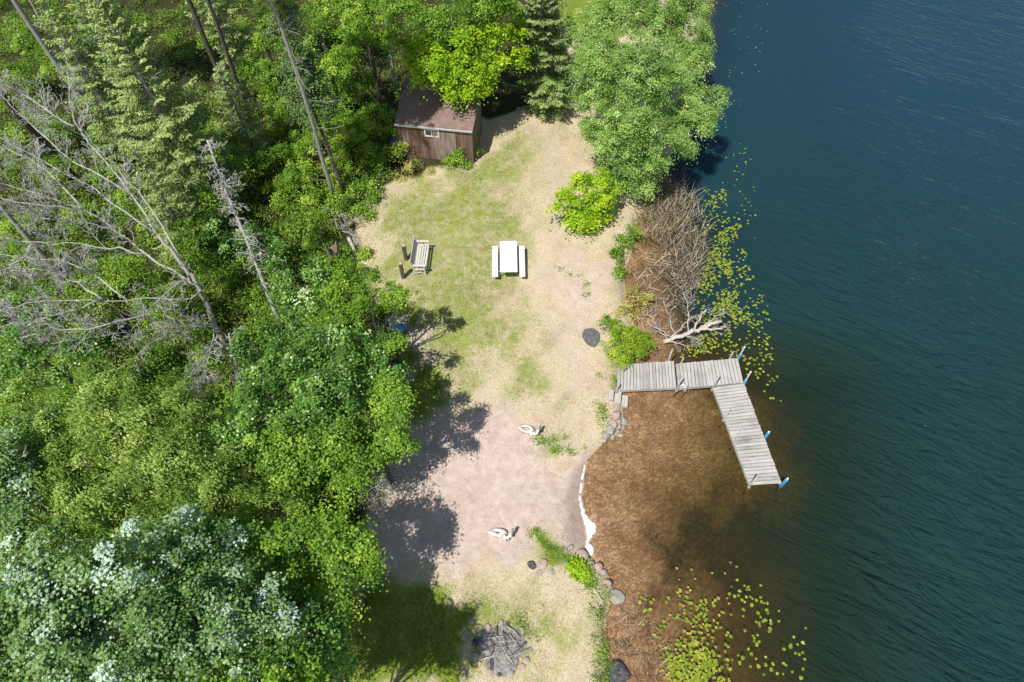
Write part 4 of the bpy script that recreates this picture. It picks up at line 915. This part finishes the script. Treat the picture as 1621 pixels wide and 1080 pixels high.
# ------------------------------------------------------------------ dock
DZ = .50
def dock():
    o0 = P(977, 618, DZ); o0[2] = 0
    root = thing('dock', tuple(o0), 'L-shaped grey wooden dock on pipe legs standing in the lake', 'dock')
    def deck(name, c, n):       # c: start-near, start-far, end-far, end-near
        c = [np.array(P(u, v, DZ)) - o0 for u, v in c]; b = MB()
        for k in range(n):
            s0, s1 = (k + .07) / n, (k + .93) / n; e = RNG.normal(0, .008, 2)
            q = [c[0] + (c[3] - c[0]) * s0, c[1] + (c[2] - c[1]) * s0, c[1] + (c[2] - c[1]) * s1, c[0] + (c[3] - c[0]) * s1]
            dr = unit(q[1] - q[0]); q[1] = q[1] + dr * e[0]; q[2] = q[2] + dr * e[0]; q[0] = q[0] - dr * e[1]; q[3] = q[3] - dr * e[1]
            wl = np.linalg.norm(q[1] - q[0]); wd = np.linalg.norm(q[3] - q[0]); zz = DZ + random.uniform(-.004, .004); o = random.random() * 50
            b.prism(q, zz - .035, zz, random.random(), [o, o + wl, o + wl, o], [0, 0, wd, wd])
        return b.build(name, M['deck'], root), c
    d1, c1 = deck('deck', [(976.5, 618), (978, 577), (1067, 571.5), (1071, 614)], 18)
    d2, c2 = deck('deck', [(1073, 615), (1069.5, 575.8), (1168, 567), (1177, 605.6)], 18)
    # second deck: clip to corner by using the near edge up to the corner
    d3, c3 = deck('deck', [(1128.5, 613.6), (1177.5, 606.8), (1237.5, 765), (1187, 768.5)], 30)
    for c, d, nm in ((c1, d1, 1), (c2, d2, 2), (c3, d3, 3)):
        b = MB()
        for i, j, s in ((0, 3, -.026), (1, 2, .026)):
            a, e = c[i], c[j]; dr = unit(e - a); nr = np.array([-dr[1], dr[0], 0]); ins = .03 if i == 0 else -.03
            q = [a + nr * (ins - .02), e + nr * (ins - .02), e + nr * (ins + .02), a + nr * (ins + .02)]
            b.prism(q, DZ - .19, DZ - .041, .85, [0, 3, 3, 0], [0, 0, .1, .1])
        for s in (.02, .5, .98):
            a, e = c[0] + (c[3] - c[0]) * s, c[1] + (c[2] - c[1]) * s; dr = unit(c[3] - c[0]) * .02; a2, e2 = a + unit(e - a) * .06, e - unit(e - a) * .06
            b.prism([a2 - dr, a2 + dr, e2 + dr, e2 - dr], DZ - .18, DZ - .045, .4)
        b.build('joist_frame', M['deck'], d)
    def pole(u, v, top, tilt=(0, 0), r=.030, blue=0):
        p = P(u, v, DZ) - o0; w = p + o0; bz = min(gz(w[0], w[1]), .3) - .15
        b = MB(); b.tube([(p[0] - tilt[0], p[1] - tilt[1], bz), (p[0], p[1], DZ), (p[0] + tilt[0], p[1] + tilt[1], top)], r, 8); po = b.build('pole', M['pole'], root, True)
        k = MB(); k.tube([(p[0] + tilt[0], p[1] + tilt[1], top), (p[0] + tilt[0], p[1] + tilt[1], top + .02)], r * 1.15, 8); k.build('cap', M['grey_metal'] if not blue else M['white_plastic'], po)
        k = MB(); k.box((p[0], p[1], DZ - .1), (.085, .085, .12)); k.build('bracket', M['grey_metal'], po)
        if blue:
            z0, z1 = blue; k = MB(); k.tube([(p[0], p[1], z0), (p[0], p[1], z0 + .04), (p[0], p[1], z1 - .04), (p[0], p[1], z1)], [.04, .06, .06, .04], 10); k.build('bumper', M['blue_plastic'], po, True)
    for a in [(976.0, 618.6, 1.05), (1071.5, 616.5, 1.5), (1085, 616.5, .78), (1128, 615.2, 1.65), (1146, 664, 1.45), (1162.2, 700, 1.7), (1186.3, 770, 1.5)]: pole(*a)
    for a in [(1058, 570.8, 1.35), (1079, 573.5, .85), (1156, 566.6, .95)]: pole(*a)
    pole(1169.3, 567, 1.35, blue=(.22, .85)); pole(1178.5, 606, 1.35, blue=(.1, .75)); pole(1211.5, 692, .95, blue=(.22, .92)); pole(1239.5, 766, 1.0, blue=(.15, .95))
    b = MB(); c = P(1078, 611, DZ) - o0; b.box((c[0], c[1], DZ + .03), (.30, .05, .05), rotz(.3)); b.box((c[0] + .12, c[1] - .06, DZ + .06), (.05, .22, .03), rotz(.5)); b.build('coupling', M['weathered_white'], root)
dock()

def steps():
    o0 = G(968, 626); root = thing('wooden_steps', tuple(o0), 'three grey wooden steps going down beside the dock end', 'steps')
    zs = [.50, .33, .16]
    qs = [[(965, 617.5), (972, 618.5), (970.5, 634), (963.5, 633)], [(974, 620), (984, 621), (982.5, 639), (972.5, 637.5)], [(985, 625.5), (994.5, 626.5), (993.5, 644), (983.5, 642.5)]]
    for q, z in zip(qs, zs):
        b = MB(); w = [P(u, v, z) - np.array([o0[0], o0[1], 0]) for u, v in q]; m_ = (np.array(w[0]) + w[3]) / 2
        mid = lambda i, j: (np.array(w[i]) + np.array(w[j])) / 2
        lo, hi = [w[0], mid(0, 1) , mid(3, 2), w[3]], [mid(0, 1) + (np.array(w[1]) - w[0]) * .02, w[1], w[2], mid(3, 2) + (np.array(w[2]) - w[3]) * .02]
        for qq in (lo, hi): b.prism(qq, z - .05 - o0[2], z - o0[2], random.uniform(.4, .8))
        b.build('tread', M['tread'], root)
        b = MB(); cx = np.mean(w, 0)
        for a_, c_ in ((0, 1), (3, 2)):
            a, e = np.array(w[a_]), np.array(w[c_]); i_ = (cx - (a + e) / 2) * .12
            d = unit(np.array([-(e - a)[1], (e - a)[0], 0])) * .02
            b.prism([a + i_ - d, e + i_ - d, e + i_ + d, a + i_ + d], -.7, z - .053 - o0[2], .3)
        b.build('riser', M['tread'], root)
steps()

# ------------------------------------------------------------------ rocks
def rock(u, v, rpx, label, mat='rock_grey', group=None, flat=.6, el=1.0, seed=0, name='rock', cat='rock'):
    g = G(u, v); dep = (g - np.array([0, 0, CAM_H])) @ _F; r = rpx / CAM_F * dep
    bm = bmesh.new(); bmesh.ops.create_icosphere(bm, subdivisions=3, radius=1)
    off = Vector((seed * 3.1 + 1, seed * 1.7, seed * .9)); a = seed * 1.3
    for vt in bm.verts:
        n = mnoise.noise(vt.co * 1.1 + off) * .35 + mnoise.noise(vt.co * 2.6 + off) * .14
        c = vt.co * (1 + n); vt.co = Vector((c.x * r * el, c.y * r, c.z * r * flat))
    bmesh.ops.rotate(bm, verts=bm.verts, cent=(0, 0, 0), matrix=Matrix.Rotation(a, 3, 'Z'))
    me = bpy.data.meshes.new(name); bm.to_mesh(me); bm.free(); me.materials.append(M[mat])
    me.polygons.foreach_set('use_smooth', [True] * len(me.polygons))
    o = bpy.data.objects.new(name, me); COL.objects.link(o); o.location = (g[0], g[1], max(g[2], -.05) + r * flat * .35)
    return tag(o, label, cat, group)
LR = 'rock in the heap on the bank below the dock steps'
for i, (u, v, r) in enumerate([(974, 658, 7), (986, 668, 9), (978, 675, 6), (970, 671, 6), (966, 681, 8), (975, 684, 6), (982, 690, 4), (959, 690, 7), (968, 692, 5), (955, 697, 6), (963, 664, 5), (979, 667, 5), (950, 703, 4), (985, 678, 4)]):
    rock(u, v, r, LR, 'rock_grey' if i % 3 else 'rock_pink', 'rocks heaped below the dock steps', .65, random.uniform(.85, 1.25), i + 1)
rock(922, 881, 9.5, 'pinkish flat boulder just below the white foam', 'rock_pink', None, .55, 1.2, 21)
rock(947, 898, 7.5, 'round pale stone in the water right of the lime plant', 'rock_pink', None, .7, 1.0, 22)
rock(955, 906, 5.5, 'small brown stone touching the round pale stone', 'rock_grey', None, .7, 1.0, 23)
rock(961, 924, 7, 'pale stone between the round stone and the large boulder', 'rock_pink', None, .7, 1.0, 24)
rock(975, 947, 13, 'large grey boulder, biggest on the lower shore', 'rock_grey', None, .6, .9, 25, 'boulder', 'boulder')
rock(903, 867, 4.5, 'small grey stone at the right tip of the weedy patch', 'rock_grey', None, .7, 1, 26)
rock(894, 872, 4, 'small whitish stone inside the weedy patch', 'rock_pink', None, .6, 1, 27)
rock(936, 893, 5, 'small stone between lime plant and pinkish boulder', 'rock_grey', None, .6, 1, 28)
rock(976, 1066, 17, 'dark slate boulder at the bottom edge of the shore', 'rock_dark', None, .5, 1.15, 29, 'boulder', 'boulder')
rock(842, 895, 6, 'dark flat stone at the left end of the stones on the grass', 'rock_dark', None, .3, 1.3, 31)
rock(858, 894, 7, 'pale flat stone in the middle of the stones on the grass', 'rock_pink', None, .3, 1.3, 32)
rock(872, 905, 5, 'grey flat stone at the right end of the stones on the grass', 'rock_grey', None, .3, 1.2, 33)
rock(853, 907, 4.5, 'small grey flat stone, lowest of the stones on the grass', 'rock_grey', None, .3, 1.2, 34)

# ------------------------------------------------------------------ fire pit
def fire_pit():
    g = G(795, 1027); n, m = 40, 9; V = [(0, 0, .10)]; f = []
    for j in range(1, m):
        t = j / (m - 1)
        for i in range(n):
            a = 6.283 * i / n; r = .82 * t * (1 + .1 * math.sin(3 * a) + .06 * math.sin(5 * a + 1)); V.append((r * math.cos(a), r * math.sin(a), .11 * (1 - t * t) + random.uniform(-.03, .035) - (.03 if j == m - 1 else 0)))
    f = [(0, 1 + i, 1 + (i + 1) % n) for i in range(n)] + [(1 + (j - 1) * n + i, 1 + j * n + i, 1 + j * n + (i + 1) % n, 1 + (j - 1) * n + (i + 1) % n) for j in range(1, m - 1) for i in range(n)]
    b = MB(); b.add(V, f); o = b.build('fire_pit', M['ash'], None); o.location = g; tag(o, 'grey ash heap of the fire pit on the lower lawn', 'fire pit')
    LS = 'stone in the ring round the ash heap'
    for i in range(15):
        a = 6.283 * i / 15 + random.uniform(-.12, .12); u, v = 795 + 44 * math.cos(a), 1027 - 41 * math.sin(a)
        rock(u, v, random.uniform(3, 5.5), LS, ['rock_grey', 'rock_pink', 'rock_grey', 'rock_dark'][i % 4], 'stones round the fire pit', .6, 1.1, 40 + i, 'stone', 'stone')
    rock(833, 1046, 5.5, 'reddish stone at the lower right of the fire pit', 'rock_pink', None, .7, 1.0, 61, 'stone', 'stone')
    rock(775, 1064, 6, 'pale stone at the bottom of the fire pit', 'rock_pink', None, .6, 1.1, 62, 'stone', 'stone')
    LB = 'dead stick lying across the fire pit ash'
    S = [((786, 992), (788, 1020)), ((788, 1018), (825, 1016)), ((790, 1018), (806, 1044)), ((764, 1032), (788, 1019)), ((800, 1036), (812, 1052)), ((770, 1012), (800, 1008)), ((796, 1000), (804, 1030)),
         ((775, 1042), (812, 1022)), ((806, 1004), (826, 1030)), ((782, 1024), (776, 1052)), ((768, 1022), (806, 1014)), ((816, 1034), (798, 1050)), ((755, 1010), (775, 1030)), ((803, 992), (822, 1010)), ((760, 1045), (790, 1038)), ((832, 1018), (808, 1040)), ((788, 988), (770, 1000)), ((815, 1040), (836, 1030))]
    for i, (p, q) in enumerate(S):
        A, B = G(*p), G(*q); h = .12; A[2] += h + random.uniform(-.02, .04); B[2] += h + random.uniform(-.02, .04); b = MB(); path = curved(A, B, 7, .12, .05) - A
        r = random.uniform(.013, .026); b.tube(path, np.linspace(r, r * .5, 7), 6); twigs(b, path, r, 3, .25, .8, 0, 4, .05)
        o = b.build('stick', M['stick'] if i % 3 else M['char'], None, True); o.location = A; tag(o, LB, 'stick', 'sticks on the fire pit')
    for k, (p, q, lab) in enumerate([((779, 1045), (778, 1062), 'charred log end at the lower left of the ash heap'), ((796, 1003), (815, 1014), 'charred split log at the top of the ash heap')]):
        A, B = G(*p), G(*q); A[2] += .09; B[2] += .09; b = MB(); b.tube(curved(A, B, 5, .03) - A, [.05, .055, .055, .05, .045], 9); o = b.build('charred_log', M['char'], None); o.location = A; tag(o, lab, 'log')
fire_pit()

# ------------------------------------------------------------------ fallen tree by the dock
def fallen_tree():
    o0 = np.array(P(1052, 540, .15)); root = thing('fallen_tree', tuple(o0), 'bleached fallen tree lying in the shallows above the dock', 'fallen tree')
    mb = MB(); q = smooth_path(px_path([(1050, 541, .15), (1085, 530, .3), (1110, 520, .42), (1142, 508, .5)])); mb.tube(q, np.linspace(.10, .075, len(q)), 9); mb.build('trunk', M['drift'], root, True, o0)
    for L, r in [([(1108, 521, .42), (1130, 520, .35), (1150, 518, .25)], .06), ([(1095, 527, .35), (1105, 505, .7), (1118, 490, .9)], .05), ([(1090, 528, .3), (1092, 490, .9), (1082, 462, 1.2)], .03), ([(1060, 538, .2), (1080, 515, .5), (1100, 500, .8)], .035),
                 ([(1055, 540, .15), (1075, 545, .2), (1105, 548, .15)], .025), ([(1070, 535, .25), (1060, 500, .7), (1050, 475, .9)], .025), ([(1080, 530, .3), (1110, 540, .2)], .025), ([(1112, 518, .42), (1135, 500, .5), (1150, 495, .5)], .03), ([(1058, 538, .2), (1035, 510, .5), (1020, 485, .6)], .02), ([(1065, 536, .25), (1045, 520, .5), (1025, 512, .5)], .02)]:
        b = MB(); p = smooth_path(px_path(L)); b.tube(p, np.linspace(r, .010, len(p)) if r < .05 else np.linspace(r, r * .7, len(p)), 7); twigs(b, p, .02, 12, .62, 1.0, 1, 3, .1, .2)
        b.build('branch', M['drift'], root, True, o0)
fallen_tree()

# ------------------------------------------------------------------ reeds, straw, grass, weeds (uncountable)
def blades(name, roots, length, width, lean, tint, mat, label, cat):
    n = len(roots); a = RNG.uniform(0, 6.283, n); d = np.c_[np.cos(a), np.sin(a), np.zeros(n)]
    ln = np.abs(RNG.normal(lean, lean * .5, n)); dirv = unit(np.c_[np.cos(a) * ln, np.sin(a) * ln, np.ones(n)])
    b = np.c_[-np.sin(a), np.cos(a), np.zeros(n)] * (width * .5)[:, None]
    tip = roots + dirv * length[:, None]; mid = roots + dirv * (length * .55)[:, None] + np.array([0, 0, 1.0]) * (length * .06)[:, None]
    v = np.stack([roots - b, roots + b, mid + b * .8, tip, mid - b * .8], 1).reshape(-1, 3)
    o = fast_mesh(name, v, 5, LEAF[mat], np.repeat(np.clip(tint, 0, 1), 5)); return tag(o, label, cat, kind='stuff')
def scatter(poly_px, n, z=None, jitter=0):
    poly = wpoly(poly_px, z if z is not None else GZ); lo, hi = poly.min(0), poly.max(0); out = np.zeros((0, 2))
    while len(out) < n:
        p = RNG.uniform(lo, hi, (n * 2, 2)); out = np.vstack([out, p[inside(p, poly)]])
    return out[:n]
REED = [(1012, 315), (1040, 296), (1080, 296), (1112, 330), (1118, 390), (1112, 440), (1092, 490), (1070, 480), (1062, 420), (1040, 385), (1012, 380)]
p2 = scatter(REED, 2600, 0); w_ = wav(p2, 1.6, 3.); p2 = p2[RNG.random(len(p2)) < .12 + .9 * (w_ + 1) / 2]
rz_ = np.maximum(terrain_fields(p2)[1], -.1); n = len(p2)
blades('dry_reeds', np.c_[p2, rz_], RNG.uniform(.3, 1.15, n) ** 1.3, RNG.uniform(.010, .024, n), .85, RNG.normal(.76, .28, n), 'reed', 'patch of dry grey-tan reeds between the birches and the lily pads', 'reeds')
REED2 = [(972, 985), (990, 960), (1020, 940), (1030, 970), (1045, 1030), (1050, 1090), (985, 1090), (975, 1030)]
p2 = scatter(REED2, 170, 0); n = len(p2)
blades('dry_reeds', np.c_[p2, np.full(n, -.05)], RNG.uniform(.3, .75, n), RNG.uniform(.008, .018, n), .8, RNG.normal(.5, .28, n), 'reed', 'thin broken reeds in the brown shallows at the bottom shore', 'reeds')
p2 = scatter([(1000, 310), (1050, 296), (1060, 350), (1030, 400), (1000, 380)], 260, 0); n = len(p2)
blades('green_sedge', np.c_[p2, np.maximum(terrain_fields(p2)[1], -.05)], RNG.uniform(.25, .7, n), RNG.uniform(.01, .022, n), .7, RNG.normal(.25, .12, n), 'grass', 'green sedge growing among the dry reeds below the birches', 'sedge')
# flat straw on the beach, on the lawn and over the shallows by the reeds
def straw(name, areas, label):
    V, T = [], []
    for poly, k, L, z in areas:
        p = scatter(poly, k, z if z is not None else GZ); zz = np.maximum(terrain_fields(p)[1], .0) + .012 + RNG.uniform(0, .03, k); c = np.c_[p, zz]
        V.append(leaf_quads(c, np.array([0, 0, 1.]) + RNG.normal(size=(k, 3)) * .12, RNG.uniform(.4, 1.2, k) * L, .034, fold=.0)); T.append(np.repeat(np.clip(RNG.normal(.62, .25, k), 0, 1), 4))
    o = fast_mesh(name, np.vstack(V), 4, LEAF['reed'], np.concatenate(T)); tag(o, label, 'straw', kind='stuff')
straw('straw', [([(870, 740), (920, 735), (918, 860), (890, 850)], 150, .32, None), ([(885, 800), (915, 810), (912, 855), (890, 845)], 70, .3, None), ([(830, 700), (930, 690), (960, 650), (930, 600), (880, 640)], 420, .16, None),
                ([(890, 400), (985, 385), (985, 470), (900, 480)], 320, .22, None), ([(660, 660), (860, 650), (900, 890), (640, 900)], 420, .09, None), (REED, 240, .65, 0), ([(1000, 400), (1070, 390), (1075, 490), (1060, 530), (1010, 520)], 150, .85, 0), (REED2, 60, .32, 0), ([(940, 700), (1000, 660), (1010, 700), (950, 860), (930, 860)], 60, .18, 0)],
      'scattered dry straw on beach, lawn and shallows')

def lawn():
    NB = 230000
    poly = [(590, 290), (700, 262), (770, 190), (925, 165), (1000, 330), (1010, 420), (1000, 520), (985, 640), (940, 725), (925, 880), (968, 930), (965, 1095), (470, 1095), (590, 820), (640, 600), (560, 380)]
    p = scatter(poly, NB)
    s, z = terrain_fields(p); fd = zone(p, Z_DIRT, 1.1); fg = np.maximum(zone(p, Z_GREEN, .8), .55 * zone(p, Z_OLIVE, 1.8)); ff = zone(p, [Z_FOREST], .4)
    pat = (wav(p, .9, 8.) + .7 * wav(p, 2.7, 3.)) / 1.7
    keep = (s < -.15) & (RNG.random(NB) < np.clip((1 - fd * 1.0) * (.55 + .35 * pat) + fg * .4, .025, 1)) & (RNG.random(NB) > ff * .7)
    p, z, fg, pat = p[keep], z[keep], fg[keep], pat[keep]; n = len(p)
    t = .69 - .20 * (wav(p, .55, 1.) + .5) - .46 * fg + RNG.normal(0, .17, n) - .06 * pat
    blades('grass', np.c_[p, z - .01], RNG.uniform(.025, .065, n) * (1 + .5 * fg), RNG.uniform(.008, .019, n), 1.5, t, 'grass', 'dry straw-coloured and green grass of the clearing', 'grass')
    # green tufts and weeds on the bank
    V, T = [], []
    spots = [((838, 838), (905, 890), 34, .075), ((850, 690), (890, 722), 16, .07), ((942, 965), (953, 1085), 34, .12), ((925, 905), (960, 960), 16, .14), ((890, 425), (940, 470), 7, .10), ((950, 640), (965, 690), 12, .14), ((800, 972), (845, 1010), 5, .14), ((660, 470), (700, 640), 14, .1), ((860, 690), (930, 720), 10, .1), ((940, 590), (985, 612), 10, .12), ((843, 684), (853, 690), 4, .07)]
    for (a, b_, k, r) in spots:
        for _ in range(k):
            tt = random.random(); u = a[0] + (b_[0] - a[0]) * tt + random.uniform(-9, 9); v = a[1] + (b_[1] - a[1]) * tt + random.uniform(-8, 8); g = G(u, v)
            if g[2] < .05: continue
            m = int(60 * r / .15); pc = RNG.normal(size=(m, 3)) * np.array([r, r, r * .3]) + g + np.array([0, 0, r * .5]); pc[:, 2] = np.maximum(pc[:, 2], g[2] + .01)
            V.append(leaf_quads(pc, np.array([0, 0, .8]) + RNG.normal(size=(m, 3)) * .6, RNG.uniform(.04, .11, m), .28)); T.append(np.repeat(np.clip(random.gauss(.5, .16) + RNG.normal(0, .12, m), 0, 1), 4))
    o = fast_mesh('bank_weeds', np.vstack(V), 4, LEAF['green'], np.concatenate(T)); tag(o, 'green weeds tufting the bank and the beach edge', 'weeds', kind='stuff')
lawn()

def foam():
    path = [(927, 735, 2.0), (924, 748, 2.2), (921, 760, 2.8), (919, 775, 2.6), (918, 790, 3.2), (919, 800, 3.6), (923, 812, 3.8), (927, 822, 4.5), (934, 832, 9), (935, 842, 9), (931, 850, 3.5), (929, 860, 2.6), (932, 868, 6.5), (935, 874, 7), (933, 880, 4)]
    n = 26; V, f = [], []
    for k in range(len(path) - 1):
        for t in np.linspace(0, 1, 5)[:-1]:
            a, b_ = np.array(path[k]), np.array(path[k + 1]); u, v, r = a + (b_ - a) * t
            if v < 800 and random.random() < .22: continue
            u += random.uniform(-1.2, 1.2); g = P(u, v, .01); R0 = r / 44 * random.uniform(.5, .95); base = len(V); zb = max(gz(g[0], g[1]), 0) + .006
            V.append((g[0], g[1], zb + R0 * .22))
            for j, (q, h) in enumerate(((.55, .17), (.85, .09), (1.0, -.01))):
                for i in range(n):
                    an = 6.283 * i / n; rr = R0 * q * (1 + .16 * math.sin(3 * an + k) + .10 * math.sin(7 * an + k * 2)); V.append((g[0] + rr * math.cos(an), g[1] + rr * math.sin(an) * 1.15, zb + R0 * h))
            f += [(base, base + 1 + i, base + 1 + (i + 1) % n) for i in range(n)] + [(base + 1 + j * n + i, base + 1 + (j + 1) * n + i, base + 1 + (j + 1) * n + (i + 1) % n, base + 1 + j * n + (i + 1) % n) for j in range(2) for i in range(n)]
    b = MB(); b.add(V, f); o = b.build('foam', M['foam'], None, True); tag(o, 'strip of white foam lying along the beach waterline', 'foam', kind='stuff')
foam()

# ------------------------------------------------------------------ lily pads
def lily_pads():
    zones = [([(1115, 300), (1150, 300), (1170, 340), (1185, 420), (1215, 480), (1225, 560), (1200, 580), (1120, 566), (1060, 566), (1075, 545), (1115, 530), (1110, 500), (1095, 480), (1105, 440)], 560, .95),
             ([(1120, 380), (1150, 360), (1160, 440), (1180, 500), (1150, 560), (1100, 560), (1110, 470)], 480, .95), ([(1150, 220), (1190, 230), (1200, 380), (1150, 380), (1140, 300)], 46, .8), ([(1140, 0), (1230, -10), (1200, 120), (1160, 200), (1150, 90)], 34, .8),
             ([(1175, 560), (1230, 560), (1240, 640), (1190, 620)], 26, 1.0), ([(1050, 985), (1110, 950), (1150, 1000), (1160, 1090), (1050, 1090), (1030, 1010)], 270, .95), ([(1055, 1035), (1130, 1030), (1150, 1090), (1060, 1090)], 270, .95),
             ([(1010, 935), (1180, 930), (1280, 980), (1270, 1090), (1010, 1000)], 130, 1.0), ([(1060, 890), (1200, 890), (1230, 950), (1080, 930)], 16, .8)]
    pads = []
    for poly, n, sc in zones:
        p = scatter(poly, n * 3, 0); s = sdf(p, LAKE); cl = wav(p, 2.4, 6.)
        k = 0
        for q, sd, c in zip(p, s, cl):
            if k >= n: break
            if sd < .15 or random.random() > .45 + .6 * c: continue
            r = random.choice((random.uniform(.036, .054), random.uniform(.048, .070))) * sc
            if any((q[0] - a[0]) ** 2 + (q[1] - a[1]) ** 2 < (.52 * (r + a[2])) ** 2 for a in pads): continue
            pads.append((q[0], q[1], r)); k += 1
    def pad_geo(r, tilt, a0, asp):
        n = 14; V = [(0, 0, 0)]
        for i in range(n + 1):
            a = a0 + .22 + (6.283 - .44) * i / n; rr = r * (1 + .05 * math.sin(3 * a)); V.append((rr * math.cos(a), rr * asp * math.sin(a), .010 * math.sin(2 * a + a0) * r / .1))
        V = np.array(V) @ rotx(tilt).T; return V, [(0, i, i + 1) for i in range(1, n + 1)]
    pads.sort(key=lambda q: (q[0] ** 2 + q[1] ** 2 + CAM_H ** 2) / (q[2] ** 2))
    meshes = []
    for i in range(14):
        V, f = pad_geo(.1, random.uniform(-.12, .12), random.uniform(0, 6.28), random.uniform(.78, 1.0)); b = MB(); b.add(V, f, .97 if i == 13 else random.uniform(.15, .85)); o = b.build('lily_pad', LEAF['pad'], None, True); meshes.append(o.data); bpy.data.objects.remove(o)
    up = 'yellow-green lily pad afloat between the reeds and the dock'; lo = 'yellow-green lily pad afloat off the bottom shore'
    rest = MB()
    for i, (x, y, r) in enumerate(pads):
        z = .016 + random.uniform(0, .012)
        if i < 300:
            o = bpy.data.objects.new('lily_pad', meshes[13] if random.random() < .035 else random.choice(meshes[:13])); COL.objects.link(o); o.location = (x, y, z); o.rotation_euler = (0, 0, random.uniform(0, 6.28)); o.scale = (r / .1,) * 3
            tag(o, up if y > 10 else lo, 'lily pad', 'lily pads by the dock' if y > 10 else 'lily pads off the bottom shore')
        else:
            V, f = pad_geo(r, random.uniform(-.12, .12), random.uniform(0, 6.28), .9); rest.add(V + np.array([x, y, z]), f, random.uniform(.15, .9))
    if rest.n: tag(rest.build('lily_pads', LEAF['pad'], None, True), 'scattered smaller lily pads of the lake edge', 'lily pads', kind='stuff')
    print('PADS', len(pads))
lily_pads()

# ------------------------------------------------------------------ light, sky, camera
SUN_AZ, SUN_EL = R(53.0), R(61.0)           # direction the shadows fall towards, measured from +x; height of the sun
sun = bpy.data.lights.new('sun', 'SUN'); sun.energy = 5.0; sun.angle = R(.53); sun.color = (1.0, .955, .88)
so = bpy.data.objects.new('sun', sun); COL.objects.link(so); so.location = (-20, -25, 40)
dvec = Vector((math.cos(SUN_AZ) * math.cos(SUN_EL), math.sin(SUN_AZ) * math.cos(SUN_EL), -math.sin(SUN_EL)))
so.rotation_euler = dvec.to_track_quat('-Z', 'Y').to_euler()
w = bpy.data.worlds.new('World'); scn.world = w; w.use_nodes = True; nt = w.node_tree; nt.nodes.clear()
sky = nt.nodes.new('ShaderNodeTexSky'); sky.sky_type = 'NISHITA'; sky.sun_disc = False; sky.sun_elevation = SUN_EL
sx, sy = -math.cos(SUN_AZ), -math.sin(SUN_AZ); sky.sun_rotation = math.atan2(sx, sy)
bg = nt.nodes.new('ShaderNodeBackground'); bg.inputs[1].default_value = .09; ow = nt.nodes.new('ShaderNodeOutputWorld')
nt.links.new(sky.outputs[0], bg.inputs[0]); nt.links.new(bg.outputs[0], ow.inputs[0])

cam = bpy.data.cameras.new('camera'); co = bpy.data.objects.new('camera', cam); COL.objects.link(co)
cam.sensor_width = 36; cam.lens = CAM_F * 36 / 1621.0; cam.clip_end = 2000; co.location = (0, 0, CAM_H); co.rotation_euler = (CAM_TILT, 0, 0)
scn.camera = co
scn.view_settings.view_transform = 'Standard'; scn.view_settings.look = 'None'; scn.view_settings.exposure = 0
scn.render.engine = 'CYCLES'; scn.cycles.max_bounces = 6; scn.cycles.transparent_max_bounces = 12; scn.cycles.use_denoising = True
